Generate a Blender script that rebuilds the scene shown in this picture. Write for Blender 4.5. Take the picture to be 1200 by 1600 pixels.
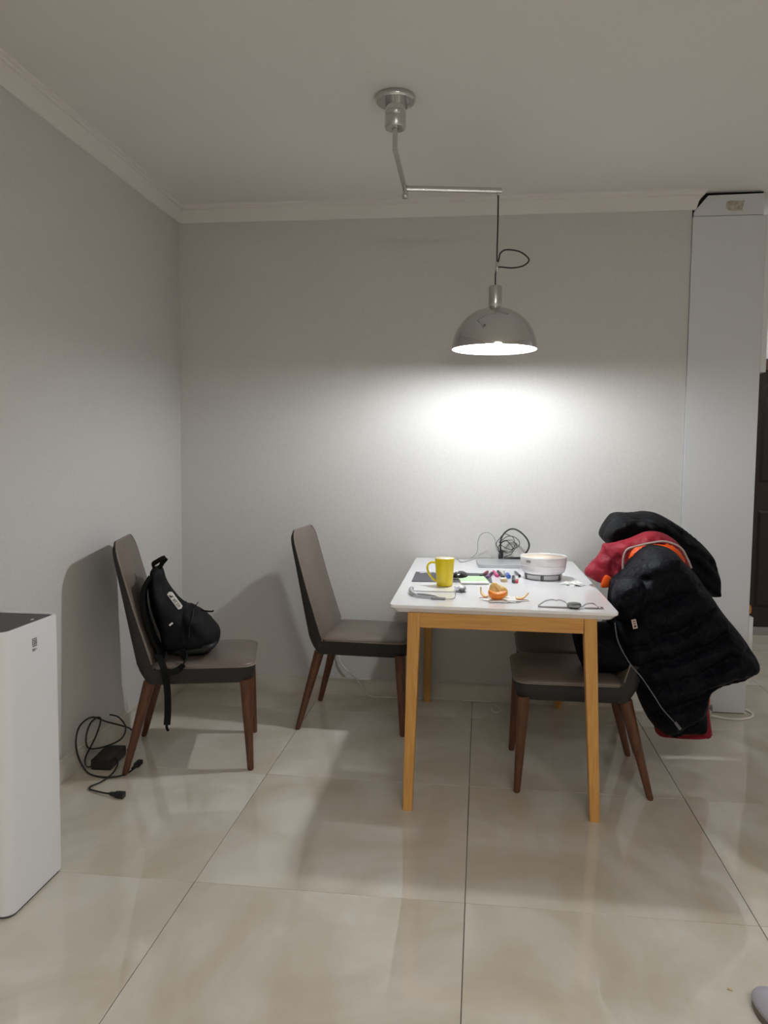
import bpy, bmesh, math, random
from mathutils import Vector, Matrix, noise
from mathutils.geometry import delaunay_2d_cdt

random.seed(7)
SC = bpy.context.scene
COL = SC.collection
for o in list(bpy.data.objects):
    bpy.data.objects.remove(o)

# ---------------------------------------------------------------- camera
CAM_POS = Vector((0.0213, -2.1664, 1.2714))
YAW, PITCH, ROLL, FPX = 0.1217, -0.0726, 0.0100, 1228.28
fw = Vector((-math.sin(YAW) * math.cos(PITCH), math.cos(YAW) * math.cos(PITCH), math.sin(PITCH)))
rt0 = Vector((math.cos(YAW), math.sin(YAW), 0))
up0 = rt0.cross(fw)
rt = rt0 * math.cos(ROLL) + up0 * math.sin(ROLL)
up = up0 * math.cos(ROLL) - rt0 * math.sin(ROLL)
cd = bpy.data.cameras.new('camera')
cd.sensor_fit = 'HORIZONTAL'
cd.sensor_width = 36.0
cd.lens = 36.0 * FPX / 1200.0
cd.clip_start = 0.05
cam = bpy.data.objects.new('camera', cd)
COL.objects.link(cam)
m = Matrix.Identity(4)
for i in range(3):
    m[i][0], m[i][1], m[i][2], m[i][3] = rt[i], up[i], -fw[i], CAM_POS[i]
cam.matrix_world = m
SC.camera = cam

# ---------------------------------------------------------------- world, light levels, exposure
LAMP_STRENGTH = 700.0          # radiance of the pendant's bulb
HALL_STRENGTH = 34.0            # radiance of the hallway ceiling lamp
FILL_STRENGTH = 15.5          # radiance of the unseen fill lamp added behind the camera
EXPOSURE = 0.0
w = bpy.data.worlds.new('world')
SC.world = w
w.use_nodes = True
w.node_tree.nodes['Background'].inputs[0].default_value = (0.02, 0.02, 0.022, 1)
w.node_tree.nodes['Background'].inputs[1].default_value = 1.0
SC.view_settings.view_transform = 'Standard'
SC.view_settings.look = 'None'
SC.view_settings.gamma = 1.0
SC.view_settings.use_curve_mapping = False
SC.view_settings.exposure = EXPOSURE
SC.cycles.use_adaptive_sampling = True
SC.cycles.adaptive_threshold = 0.03
SC.cycles.max_bounces = 9
SC.cycles.diffuse_bounces = 6
SC.cycles.glossy_bounces = 6
SC.cycles.caustics_reflective = False
SC.cycles.caustics_refractive = False
SC.cycles.sample_clamp_indirect = 6.0

# ================================================================ materials
def srgb(r, g, b):
    f = lambda c: (c / 255 / 12.92) if c / 255 <= 0.04045 else ((c / 255 + 0.055) / 1.055) ** 2.4
    return (f(r), f(g), f(b), 1)

def mat(name, col, rough=0.5, metal=0.0, var=None, bump=None, coat=0.0, spec=0.5, emit=None, trans=0.0, alpha=1.0,
        sheen=0.0, stretch=None, ior=1.5):
    """col: linear rgba. var=(scale, second colour, contrast). bump=(scale, strength)."""
    M = bpy.data.materials.new(name)
    M.use_nodes = True
    nt = M.node_tree
    b = nt.nodes['Principled BSDF']
    b.inputs['Base Color'].default_value = col
    b.inputs['Roughness'].default_value = rough
    b.inputs['Metallic'].default_value = metal
    b.inputs['Specular IOR Level'].default_value = spec
    b.inputs['Coat Weight'].default_value = coat
    b.inputs['Coat Roughness'].default_value = 0.08
    b.inputs['Transmission Weight'].default_value = trans
    b.inputs['Alpha'].default_value = alpha
    b.inputs['IOR'].default_value = ior
    b.inputs['Sheen Weight'].default_value = sheen
    if emit:
        b.inputs['Emission Color'].default_value = emit[0]
        b.inputs['Emission Strength'].default_value = emit[1]
    co = None
    if var or bump:
        tc = nt.nodes.new('ShaderNodeTexCoord')
        mp = nt.nodes.new('ShaderNodeMapping')
        nt.links.new(tc.outputs['Object'], mp.inputs['Vector'])
        if stretch:
            mp.inputs['Scale'].default_value = stretch
        co = mp.outputs['Vector']
    if var:
        n = nt.nodes.new('ShaderNodeTexNoise')
        n.inputs['Scale'].default_value = var[0]
        n.inputs['Detail'].default_value = 6
        nt.links.new(co, n.inputs['Vector'])
        r = nt.nodes.new('ShaderNodeValToRGB')
        c = var[2] if len(var) > 2 else 0.3
        r.color_ramp.elements[0].position = 0.5 - c / 2
        r.color_ramp.elements[1].position = 0.5 + c / 2
        r.color_ramp.elements[0].color = col
        r.color_ramp.elements[1].color = var[1]
        nt.links.new(n.outputs['Fac'], r.inputs['Fac'])
        nt.links.new(r.outputs['Color'], b.inputs['Base Color'])
    if bump:
        n = nt.nodes.new('ShaderNodeTexNoise')
        n.inputs['Scale'].default_value = bump[0]
        n.inputs['Detail'].default_value = 3
        nt.links.new(co, n.inputs['Vector'])
        bp = nt.nodes.new('ShaderNodeBump')
        bp.inputs['Strength'].default_value = bump[1]
        bp.inputs['Distance'].default_value = bump[2] if len(bump) > 2 else 0.002
        nt.links.new(n.outputs['Fac'], bp.inputs['Height'])
        nt.links.new(bp.outputs['Normal'], b.inputs['Normal'])
    return M

def floor_tile_material():
    M = bpy.data.materials.new('cream_marble_tile')
    M.use_nodes = True
    nt = M.node_tree
    L = nt.links.new
    b = nt.nodes['Principled BSDF']
    tc = nt.nodes.new('ShaderNodeTexCoord')
    oi = nt.nodes.new('ShaderNodeObjectInfo')
    ad = nt.nodes.new('ShaderNodeVectorMath'); ad.operation = 'ADD'
    mu = nt.nodes.new('ShaderNodeMath'); mu.operation = 'MULTIPLY'; mu.inputs[1].default_value = 37.0
    L(oi.outputs['Random'], mu.inputs[0])
    L(tc.outputs['Object'], ad.inputs[0]); L(mu.outputs[0], ad.inputs[1])
    n1 = nt.nodes.new('ShaderNodeTexNoise'); n1.inputs['Scale'].default_value = 1.9; n1.inputs['Detail'].default_value = 5
    n1.inputs['Roughness'].default_value = 0.55; n1.inputs['Distortion'].default_value = 1.2
    L(ad.outputs[0], n1.inputs['Vector'])
    r1 = nt.nodes.new('ShaderNodeValToRGB')
    e = r1.color_ramp.elements
    e[0].position = 0.34; e[0].color = srgb(196, 188, 171)
    e[1].position = 0.60; e[1].color = srgb(216, 211, 200)
    L(n1.outputs['Fac'], r1.inputs['Fac'])
    n2 = nt.nodes.new('ShaderNodeTexNoise'); n2.inputs['Scale'].default_value = 1.3; n2.inputs['Detail'].default_value = 4
    n2.inputs['Distortion'].default_value = 0.8
    mp = nt.nodes.new('ShaderNodeMapping'); mp.inputs['Scale'].default_value = (2.6, 0.9, 1); mp.inputs['Rotation'].default_value = (0, 0, 0.5)
    L(ad.outputs[0], mp.inputs['Vector']); L(mp.outputs[0], n2.inputs['Vector'])
    r2 = nt.nodes.new('ShaderNodeValToRGB')
    r2.color_ramp.elements[0].position = 0.46; r2.color_ramp.elements[0].color = (0, 0, 0, 1)
    r2.color_ramp.elements[1].position = 0.62; r2.color_ramp.elements[1].color = (1, 1, 1, 1)
    L(n2.outputs['Fac'], r2.inputs['Fac'])
    sc = nt.nodes.new('ShaderNodeMath'); sc.operation = 'MULTIPLY'; sc.inputs[1].default_value = 0.45
    L(r2.outputs['Color'], sc.inputs[0])
    mx = nt.nodes.new('ShaderNodeMix'); mx.data_type = 'RGBA'
    L(sc.outputs[0], mx.inputs[0]); L(r1.outputs['Color'], mx.inputs[6])
    mx.inputs[7].default_value = srgb(190, 178, 156)
    L(mx.outputs[2], b.inputs['Base Color'])
    b.inputs['Roughness'].default_value = 0.03
    b.inputs['IOR'].default_value = 1.68
    return M

MAT = {}
MAT['wall'] = mat('pale_grey_wallpaper', srgb(196, 194, 191), 0.85, var=(90, srgb(203, 201, 198), 0.5), bump=(300, 0.35), stretch=(1, 1, 0.8))
MAT['ceiling'] = mat('ceiling_paint', srgb(221, 219, 216), 0.9)
MAT['trim'] = mat('white_plaster_trim', srgb(218, 215, 211), 0.7)
MAT['base'] = mat('baseboard_tile', srgb(205, 200, 190), 0.3, var=(6, srgb(190, 184, 172), 0.3))
MAT['tile'] = floor_tile_material()
MAT['grout'] = mat('dark_grout', srgb(92, 82, 68), 0.9)
MAT['panel'] = mat('white_laminate', srgb(204, 205, 208), 0.42, bump=(60, 0.02))
MAT['panel_edge'] = mat('white_laminate_door', srgb(214, 214, 215), 0.35)
MAT['glue'] = mat('old_glue_patch', srgb(186, 181, 166), 0.8, var=(60, srgb(158, 151, 132), 0.25))
MAT['shadowgap'] = mat('painted_gap_shade', srgb(28, 24, 22), 0.9)
MAT['counter'] = mat('orange_wood', srgb(205, 140, 62), 0.4, var=(20, srgb(180, 112, 45), 0.3), stretch=(6, .6, 6))
MAT['door'] = mat('dark_brown_door', srgb(36, 21, 17), 0.35, var=(14, srgb(28, 16, 13), 0.4), stretch=(8, 8, .6))
MAT['doorframe'] = mat('brown_door_frame', srgb(66, 50, 44), 0.4)
MAT['threshold'] = mat('grey_stone_threshold', srgb(150, 145, 140), 0.4)
MAT['chrome'] = mat('chrome', (0.62, 0.62, 0.62, 1), 0.06, 1.0)
MAT['satin'] = mat('satin_steel', (0.58, 0.57, 0.55, 1), 0.25, 1.0)
MAT['darkmetal'] = mat('dark_metal', (0.06, 0.06, 0.06, 1), 0.35, 0.8)
MAT['shade_in'] = mat('white_enamel_inside', (0.9, 0.9, 0.9, 1), 0.5)
MAT['bulb'] = mat('lit_bulb', (1, 1, 1, 1), 0.4, emit=((0.93, 0.97, 1.0, 1), LAMP_STRENGTH))
MAT['hall_lamp'] = mat('hall_lamp_diffuser', (1, 1, 1, 1), 0.4, emit=((0.95, 0.97, 1.0, 1), HALL_STRENGTH))
MAT['fill_diffuser'] = mat('fill_lamp_diffuser', (1, 1, 1, 1), 0.4, emit=((1.0, 0.975, 0.945, 1), FILL_STRENGTH))
MAT['cord'] = mat('black_rubber', (0.012, 0.012, 0.012, 1), 0.45)
MAT['cord_grey'] = mat('grey_cable', srgb(150, 150, 150), 0.5)
MAT['cord_white'] = mat('white_cable', srgb(225, 222, 212), 0.45)
MAT['leather'] = mat('taupe_leather', srgb(106, 95, 87), 0.40, var=(12, srgb(99, 88, 80), 0.4), bump=(500, 0.12))
MAT['leather_dark'] = mat('charcoal_leather', srgb(46, 44, 43), 0.55, bump=(500, 0.12), spec=0.3)
MAT['piping'] = mat('taupe_piping', srgb(122, 111, 102), 0.4)
MAT['walnut'] = mat('walnut', srgb(104, 62, 38), 0.4, var=(25, srgb(76, 43, 26), 0.35), stretch=(5, 5, .5))
MAT['oak'] = mat('honey_oak', srgb(210, 158, 88), 0.42, var=(22, srgb(190, 136, 68), 0.4), stretch=(6, 6, .35), bump=(90, 0.05))
MAT['oak_h'] = mat('honey_oak_rail', srgb(206, 152, 82), 0.42, var=(22, srgb(186, 130, 64), 0.4), stretch=(.35, 6, 6), bump=(90, 0.05))
MAT['lacquer'] = mat('white_lacquer', srgb(238, 238, 240), 0.16, coat=0.15)
MAT['purifier'] = mat('white_plastic', srgb(226, 227, 231), 0.35)
MAT['purifier_top'] = mat('dark_grey_grille', srgb(72, 72, 74), 0.55)
MAT['mark'] = mat('grey_print', srgb(120, 120, 122), 0.5)
MAT['whiteprint'] = mat('white_print', srgb(235, 235, 235), 0.5)
MAT['blackprint'] = mat('black_print', (0.01, 0.01, 0.01, 1), 0.5)
MAT['nylon'] = mat('black_nylon', (0.0045, 0.0045, 0.005, 1), 0.75, var=(30, (0.0065, 0.0065, 0.007, 1), 0.4), bump=(120, 0.5), spec=0.12)
MAT['nylon_grey'] = mat('grey_nylon', (0.016, 0.016, 0.017, 1), 0.6, bump=(300, 0.3), spec=0.2)
MAT['strap'] = mat('black_webbing', (0.006, 0.006, 0.006, 1), 0.75, bump=(700, 0.4), spec=0.15)
MAT['navy'] = mat('navy_puffer', (0.0036, 0.0042, 0.0066, 1), 0.62, var=(9, (0.0056, 0.0064, 0.0095, 1), 0.4), bump=(30, 0.9, .012), spec=0.08)
MAT['black'] = mat('black_jacket_cloth', (0.0042, 0.0046, 0.0056, 1), 0.65, var=(9, (0.0065, 0.007, 0.008, 1), 0.4), bump=(24, 0.9, .012), spec=0.08)
MAT['maroon'] = mat('maroon_cloth', srgb(142, 34, 47), 0.55, var=(8, srgb(118, 26, 40), 0.4), bump=(26, 0.9, .010), spec=0.12)
MAT['orange'] = mat('orange_lining', srgb(235, 92, 22), 0.55, var=(10, srgb(214, 76, 14), 0.4), bump=(60, 0.4), spec=0.2)
MAT['zip'] = mat('zip_tape', srgb(190, 170, 165), 0.4)
MAT['zip_grey'] = mat('grey_zip', srgb(96, 96, 100), 0.45)
MAT['badge'] = mat('pale_badge', srgb(205, 185, 175), 0.5)
MAT['badge_dark'] = mat('dark_badge', srgb(60, 42, 46), 0.5)
MAT['yellow'] = mat('yellow_glaze', srgb(226, 203, 8), 0.22, coat=0.4)
MAT['mug_in'] = mat('mug_inside', srgb(240, 236, 222), 0.25)
MAT['coffee'] = mat('coffee', srgb(40, 24, 16), 0.1)
MAT['pad'] = mat('dark_grey_pad', srgb(76, 76, 80), 0.7, bump=(600, 0.2))
MAT['padprint'] = mat('pale_pad_print', srgb(190, 190, 192), 0.7)
MAT['black_plastic'] = mat('black_plastic', (0.012, 0.012, 0.013, 1), 0.25)
MAT['silver'] = mat('silver_plastic', srgb(190, 192, 196), 0.3, 0.4)
MAT['note_green'] = mat('pale_green_paper', srgb(190, 222, 178), 0.7)
MAT['paper'] = mat('white_paper', srgb(238, 238, 236), 0.8, bump=(70, 0.4))
MAT['alu'] = mat('aluminium', srgb(196, 197, 200), 0.36, 0.45)
MAT['alu_dark'] = mat('laptop_gap', srgb(40, 40, 42), 0.5)
MAT['alu_light'] = mat('mirror_logo', srgb(225, 225, 228), 0.15, 0.9)
MAT['porcelain'] = mat('white_pot_shell', srgb(232, 231, 233), 0.25)
MAT['cream'] = mat('cream_inside', srgb(232, 216, 196), 0.3)
MAT['clear'] = mat('frosted_ring', srgb(200, 200, 204), 0.35, alpha=1.0)
MAT['foot'] = mat('grey_foot', srgb(98, 98, 100), 0.5)
MAT['foil'] = mat('crumpled_foil', srgb(196, 198, 204), 0.25, 0.8)
MAT['peel'] = mat('orange_peel', srgb(232, 130, 22), 0.45, bump=(220, 0.6))
MAT['peel_in'] = mat('peel_pith', srgb(236, 214, 160), 0.7)
MAT['flesh'] = mat('orange_flesh', srgb(238, 160, 40), 0.35, var=(60, srgb(240, 180, 80), 0.4), bump=(160, 0.4))
MAT['segment'] = mat('pale_orange_segment', srgb(226, 176, 92), 0.45, var=(50, srgb(232, 205, 140), 0.4), bump=(160, 0.4))
MAT['steel'] = mat('watch_steel', srgb(165, 165, 168), 0.25, 0.9)
MAT['dial'] = mat('watch_dial', srgb(60, 62, 66), 0.2)
MAT['beige'] = mat('beige_eraser', srgb(200, 178, 140), 0.7)
for nm, c in dict(pen_red=(120, 24, 40), pen_black=(22, 20, 22), pen_pink=(205, 70, 130), pen_green=(60, 72, 62), pen_blue=(60, 96, 178),
                  pen_grey=(70, 74, 78), pen_bright=(190, 40, 60), pen_white=(228, 228, 230), pen_lilac=(120, 90, 140)).items():
    MAT[nm] = mat('plastic_' + nm, srgb(*c), 0.35)
MAT['slipper'] = mat('lilac_grey_slipper', srgb(176, 173, 184), 0.7, bump=(200, 0.3))
MAT['sole'] = mat('taupe_sole', srgb(110, 98, 88), 0.7)

# ================================================================ geometry helpers
class G:
    def __init__(s):
        s.v = []; s.f = []
    def add(s, vs, fs):
        o = len(s.v)
        s.v += [tuple(x) for x in vs]
        s.f += [tuple(i + o for i in f) for f in fs]
        return s

def link(name, me, material=None, parent=None, smooth=False):
    o = bpy.data.objects.new(name, me)
    COL.objects.link(o)
    if material:
        me.materials.append(material)
    if parent:
        o.parent = parent
    if smooth:
        for p in me.polygons:
            p.use_smooth = True
    return o

def mk(name, g, material, parent=None, smooth=False, bevel=0, seg=2, autos=False):
    me = bpy.data.meshes.new(name)
    me.from_pydata(g.v, [], g.f)
    bm = bmesh.new(); bm.from_mesh(me)
    bmesh.ops.remove_doubles(bm, verts=bm.verts, dist=1e-6)
    bmesh.ops.recalc_face_normals(bm, faces=bm.faces)
    if bevel:
        es = [e for e in bm.edges if len(e.link_faces) == 2 and e.calc_face_angle(0) > 0.6]
        bmesh.ops.bevel(bm, geom=es, offset=bevel, segments=seg, profile=0.5, affect='EDGES', clamp_overlap=True)
    bm.to_mesh(me); bm.free()
    if autos or bevel:
        smooth = True
    o = link(name, me, material, parent, smooth)
    if autos or bevel:
        try:
            me.set_sharp_from_angle(angle=math.radians(38))
        except Exception:
            pass
        for p in me.polygons:
            if len(p.vertices) > 4: p.use_smooth = False
        if bevel:
            wn = o.modifiers.new('weighted_normal', 'WEIGHTED_NORMAL'); wn.keep_sharp = True
    return o

def box(x0, x1, y0, y1, z0, z1):
    g = G()
    g.add([(x0, y0, z0), (x1, y0, z0), (x1, y1, z0), (x0, y1, z0), (x0, y0, z1), (x1, y0, z1), (x1, y1, z1), (x0, y1, z1)],
          [(0, 3, 2, 1), (4, 5, 6, 7), (0, 1, 5, 4), (1, 2, 6, 5), (2, 3, 7, 6), (3, 0, 4, 7)])
    return g

def loft(rings, cap0=True, cap1=True, closed=True):
    g = G(); n = len(rings[0]); vs = []
    for r in rings:
        vs += r
    fs = []
    for k in range(len(rings) - 1):
        for i in range(n if closed else n - 1):
            j = (i + 1) % n
            fs.append((k * n + i, k * n + j, (k + 1) * n + j, (k + 1) * n + i))
    if cap0: fs.append(tuple(range(n - 1, -1, -1)))
    if cap1: fs.append(tuple((len(rings) - 1) * n + i for i in range(n)))
    return g.add(vs, fs)

def lathe(prof, seg=40, c=(0, 0, 0)):
    rings = []
    for r, z in prof:
        r = max(r, 1e-5)
        rings.append([(c[0] + r * math.cos(2 * math.pi * i / seg), c[1] + r * math.sin(2 * math.pi * i / seg), c[2] + z) for i in range(seg)])
    return loft(rings, True, True)

def crom(pts, sub=8, closed=False):
    P = [Vector(p) for p in pts]; n = len(P); out = []
    rng = n if closed else n - 1
    for i in range(rng):
        if closed:
            a, b, c, d = P[(i - 1) % n], P[i], P[(i + 1) % n], P[(i + 2) % n]
        else:
            a, b, c, d = P[max(i - 1, 0)], P[i], P[i + 1], P[min(i + 2, n - 1)]
        for k in range(sub):
            t = k / sub
            out.append(0.5 * ((2 * b) + (c - a) * t + (2 * a - 5 * b + 4 * c - d) * t * t + (3 * b - a - 3 * c + d) * t ** 3))
    if not closed:
        out.append(P[-1])
    return out

def tube(pts, r, seg=8, smooth_sub=8, closed=False, flat=None):
    """round tube; r number or function of t; flat=(a,b) gives an elliptic section (first axis is sideways to the z axis)."""
    P = crom(pts, smooth_sub, closed) if smooth_sub else [Vector(p) for p in pts]
    n = len(P); rings = []; nrm = None
    for i in range(n):
        if closed: t = (P[(i + 1) % n] - P[(i - 1) % n])
        else: t = P[min(i + 1, n - 1)] - P[max(i - 1, 0)]
        if t.length < 1e-9: t = Vector((0, 0, 1))
        t.normalize()
        if nrm is None:
            a = Vector((0, 0, 1)) if abs(t.z) < 0.9 else Vector((1, 0, 0))
            nrm = t.cross(a).normalized()
        else:
            nrm = (nrm - t * nrm.dot(t))
            if nrm.length < 1e-6: nrm = t.orthogonal()
            nrm.normalize()
        bn = t.cross(nrm)
        rr = r(i / max(n - 1, 1)) if callable(r) else r
        ra, rb = (rr, rr) if not flat else flat
        rings.append([tuple(P[i] + nrm * (ra * math.cos(2 * math.pi * k / seg)) + bn * (rb * math.sin(2 * math.pi * k / seg))) for k in range(seg)])
    if closed:
        rings.append(rings[0])
        return loft(rings, False, False)
    return loft(rings)

def ribbon(pts, width, thick, wdir, sub=8):
    """flat strap following pts, `width` along wdir."""
    P = crom(pts, sub); wd = Vector(wdir).normalized(); rings = []
    for i, p in enumerate(P):
        t = (P[min(i + 1, len(P) - 1)] - P[max(i - 1, 0)]).normalized()
        ww = (wd - t * wd.dot(t)).normalized(); nn = t.cross(ww)
        a, b = ww * width / 2, nn * thick / 2
        rings.append([tuple(p - a - b), tuple(p + a - b), tuple(p + a + b), tuple(p - a + b)])
    return loft(rings)

def rrect(x0, x1, y0, y1, r, seg=6, radii=None):
    pts = []
    rs = radii or (r, r, r, r)
    for (cx, cy, a0, rr) in ((x1 - rs[0], y0 + rs[0], -90, rs[0]), (x1 - rs[1], y1 - rs[1], 0, rs[1]), (x0 + rs[2], y1 - rs[2], 90, rs[2]), (x0 + rs[3], y0 + rs[3], 180, rs[3])):
        for k in range(seg + 1):
            a = math.radians(a0 + 90 * k / seg)
            pts.append((cx + rr * math.cos(a), cy + rr * math.sin(a)))
    return pts

def prism(poly, z0, z1):
    return loft([[(x, y, z0) for x, y in poly], [(x, y, z1) for x, y in poly]])

def empty(name, loc=(0, 0, 0), rz=0.0):
    o = bpy.data.objects.new(name, None)
    o.empty_display_size = 0.1
    COL.objects.link(o)
    o.location = loc; o.rotation_euler = (0, 0, rz)
    return o

def tag(o, label, cat, group=None):
    o['label'] = label; o['category'] = cat
    if group: o['group'] = group
    return o

def struct(o, label=None):
    o['kind'] = 'structure'
    if label: o['label'] = label
    return o

def inflate(outline, origin, ex, ez, ny, tf, tb, D, step=0.02, disp=None, sub=5, sharp=0.5):
    """pillow-like closed body from a 2D outline: thickness tf on the side of ny, tb on the other, rounded over distance D."""
    P = crom([(x, z, 0) for x, z in outline], sub, True)
    pl = [(p.x, p.y) for p in P]
    n = len(pl)
    def inside(x, y):
        c = False; j = n - 1
        for i in range(n):
            xi, yi = pl[i]; xj, yj = pl[j]
            if (yi > y) != (yj > y) and x < (xj - xi) * (y - yi) / (yj - yi) + xi: c = not c
            j = i
        return c
    def dist(x, y):
        d = 1e9
        for i in range(n):
            ax, ay = pl[i]; bx, by = pl[(i + 1) % n]
            dx, dy = bx - ax, by - ay; L = dx * dx + dy * dy
            t = 0 if L < 1e-12 else max(0, min(1, ((x - ax) * dx + (y - ay) * dy) / L))
            d = min(d, (x - ax - t * dx) ** 2 + (y - ay - t * dy) ** 2)
        return math.sqrt(d)
    x0 = min(p[0] for p in pl); x1 = max(p[0] for p in pl); y0 = min(p[1] for p in pl); y1 = max(p[1] for p in pl)
    pts = [Vector(p) for p in pl]
    row = 0; y = y0
    while y < y1:
        x = x0 + (step / 2 if row % 2 else 0)
        while x < x1:
            if inside(x, y) and dist(x, y) > step * 0.45: pts.append(Vector((x, y)))
            x += step
        y += step * 0.87; row += 1
    # an extra ring close to the rim so that the edge rounds over
    for i in range(n):
        ax, ay = pl[i - 1]; bx, by = pl[(i + 1) % n]
        t = Vector((bx - ax, by - ay))
        if t.length < 1e-9: continue
        t.normalize()
        for s in (1, -1):
            q = Vector((pl[i][0] - s * t.y * step * .22, pl[i][1] + s * t.x * step * .22))
            if inside(q.x, q.y) and dist(q.x, q.y) > step * 0.15: pts.append(q)
    vs, es, fs, *_ = delaunay_2d_cdt(pts, [], [list(range(n))], 1, 1e-7)
    O, EX, EZ, NY = Vector(origin), Vector(ex), Vector(ez), Vector(ny)
    dd = [dist(p.x, p.y) for p in vs]
    g = G(); front = []; back = []
    V = []
    for p, d in zip(vs, dd):
        s = min(d / D, 1.0); prof = (1 - (1 - s) ** 2) ** sharp
        base = O + EX * p.x + EZ * p.y
        if d < 1e-5:
            V.append(tuple(base)); front.append(len(V) - 1); back.append(len(V) - 1)
        else:
            f = tf * prof; b = tb * prof
            if disp:
                f += disp(p.x, p.y, d, 1) * min(1, d / (D * .4)); b += disp(p.x, p.y, d, -1) * min(1, d / (D * .4))
            V.append(tuple(base + NY * f)); front.append(len(V) - 1)
            V.append(tuple(base - NY * b)); back.append(len(V) - 1)
    F = []
    for f in fs:
        F.append(tuple(front[i] for i in f))
        bk = tuple(back[i] for i in reversed(f))
        if set(bk) != set(F[-1]): F.append(bk)
    return g.add(V, F)

def quilted(p, material, lvl=1):
    md = p.modifiers.new('subsurf', 'SUBSURF'); md.levels = lvl; md.render_levels = lvl
    return p

# ================================================================ the room
XL, YB, H = -1.5675, 1.876, 2.546
XE = 1.012                       # right end of the back wall, where the tall cabinet begins
XR, YR, YF = 3.0, -4.8, 3.8      # right wall, rear wall, far wall of the hallway

fl = struct(mk('floor', box(XL - .12, XR + .12, YR - .12, YF + .12, -0.06, -0.004), MAT['grout']), 'polished cream marble tile floor')
cols = [XL] + [-.8, 0, .8, 1.6, 2.4, XR]
rows = [-4.8 + .8 * k for k in range(11)] + [YF]
cache = {}
for i in range(len(cols) - 1):
    for j in range(len(rows) - 1):
        wx, wy = cols[i + 1] - cols[i], rows[j + 1] - rows[j]
        if wy < .05: continue
        if cols[i + 1] <= .8 + 1e-6 and rows[j] > 1.7: continue          # under the back wall and beyond
        gap = 0.0011
        key = (round(wx, 3), round(wy, 3))
        if key not in cache:
            t = mk('tile', box(-wx / 2 + gap, wx / 2 - gap, -wy / 2 + gap, wy / 2 - gap, -.004, 0), MAT['tile'], None, bevel=.0006, seg=1)
            cache[key] = t.data
        else:
            t = link('tile', cache[key])
        t.parent = fl
        t.location = ((cols[i] + cols[i + 1]) / 2, (rows[j] + rows[j + 1]) / 2, 0)

struct(mk('ceiling', box(XL - .12, XR + .12, YR - .12, YF + .12, H, H + .1), MAT['ceiling']), 'plain off-white ceiling')
struct(mk('wall_left', box(XL - .12, XL, YR - .12, YB + .12, -.004, H), MAT['wall']), 'pale grey wallpapered wall on the left')
struct(mk('wall_back', box(XL, XE, YB, YB + .12, -.004, H), MAT['wall']), 'pale grey wallpapered wall behind the table')
struct(mk('wall_hall', box(XE - .12, XE, YB + .12, YF + .12, -.004, H), MAT['ceiling']), 'white wall behind the tall cabinet')
struct(mk('wall_right', box(XR, XR + .12, YR - .12, YF + .12, -.004, H), MAT['ceiling']), 'white wall far to the right')
struct(mk('wall_rear', box(XL, XR, YR - .12, YR, -.004, H), MAT['wall']), 'wall behind the camera')
struct(mk('wall_far', box(XE, XR, YF, YF + .12, -.004, H), MAT['ceiling']), 'white wall at the end of the hallway')

def sweep_seg(name, prof, a, b, na, nb, m):
    """moulding along a->b; na/nb: horizontal offset vector per unit of projection at either end (mitres)."""
    rings = []
    for p, nn in ((a, na), (b, nb)):
        rings.append([(p[0] + nn[0] * d, p[1] + nn[1] * d, z) for d, z in prof])
    return mk(name, loft(rings), m, autos=True)

corn = [(0, 2.464), (.010, 2.464), (.013, 2.470), (.015, 2.480), (.021, 2.502), (.033, 2.519), (.033, 2.524), (.041, 2.526), (.043, 2.534), (.052, 2.537), (.054, H), (0, H)]
struct(sweep_seg('trim_1', corn, (XL, YR), (XL, YB), (1, 0), (1, -1), MAT['trim']), 'white cornice along the left wall')
struct(sweep_seg('trim_2', corn, (XL, YB), (XE + .004, YB), (1, -1), (1, -1), MAT['trim']), 'white cornice along the back wall')
struct(sweep_seg('trim_3', corn, (XE + .004, YB), (XE + .004, YF), (1, -1), (1, 0), MAT['trim']), 'white cornice turning into the hallway')
bb = [(0, 0), (.013, 0), (.013, .068), (.010, .072), (.010, .084), (.006, .089), (0, .089)]
struct(sweep_seg('baseboard_left', bb, (XL, YR), (XL, YB), (1, 0), (1, -1), MAT['base']), 'pale baseboard along the left wall')
struct(sweep_seg('baseboard_back', bb, (XL, YB), (XE, YB), (1, -1), (0, -1), MAT['base']), 'pale baseboard along the back wall')

# front door at the end of the hallway
d = struct(empty('door_1', (2.32, YF, 0)), 'dark brown front door at the end of the hallway')
mk('door_panel', box(-.44, .44, -.05, 0, .055, 1.895), MAT['door'], d, bevel=.004)
for s in (-1, 1):
    mk('door_frame', box(s * .48 - .04, s * .48 + .04, -.065, 0, .055, 1.976), MAT['doorframe'], d, bevel=.004)
mk('door_frame', box(-.44, .44, -.065, 0, 1.895, 1.976), MAT['doorframe'], d, bevel=.004)
mk('threshold', box(-.60, .68, -.08, 0, 0, .055), MAT['threshold'], d, bevel=.003)
mk('door_handle', tube([(.36, -.05, 1.0), (.36, -.09, 1.0), (.35, -.1, 1.0), (.25, -.1, 1.0)], .01), MAT['satin'], d, smooth=True)
for z in (.2, 1.1):
    mk('door_moulding', loft([[(x, -.05, zz) for x, zz in ((-.32, z), (.32, z), (.32, z + .7), (-.32, z + .7))],
                              [(x, -.062, zz) for x, zz in ((-.30, z + .02), (.30, z + .02), (.30, z + .68), (-.30, z + .68))]]), MAT['door'], d)

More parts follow.
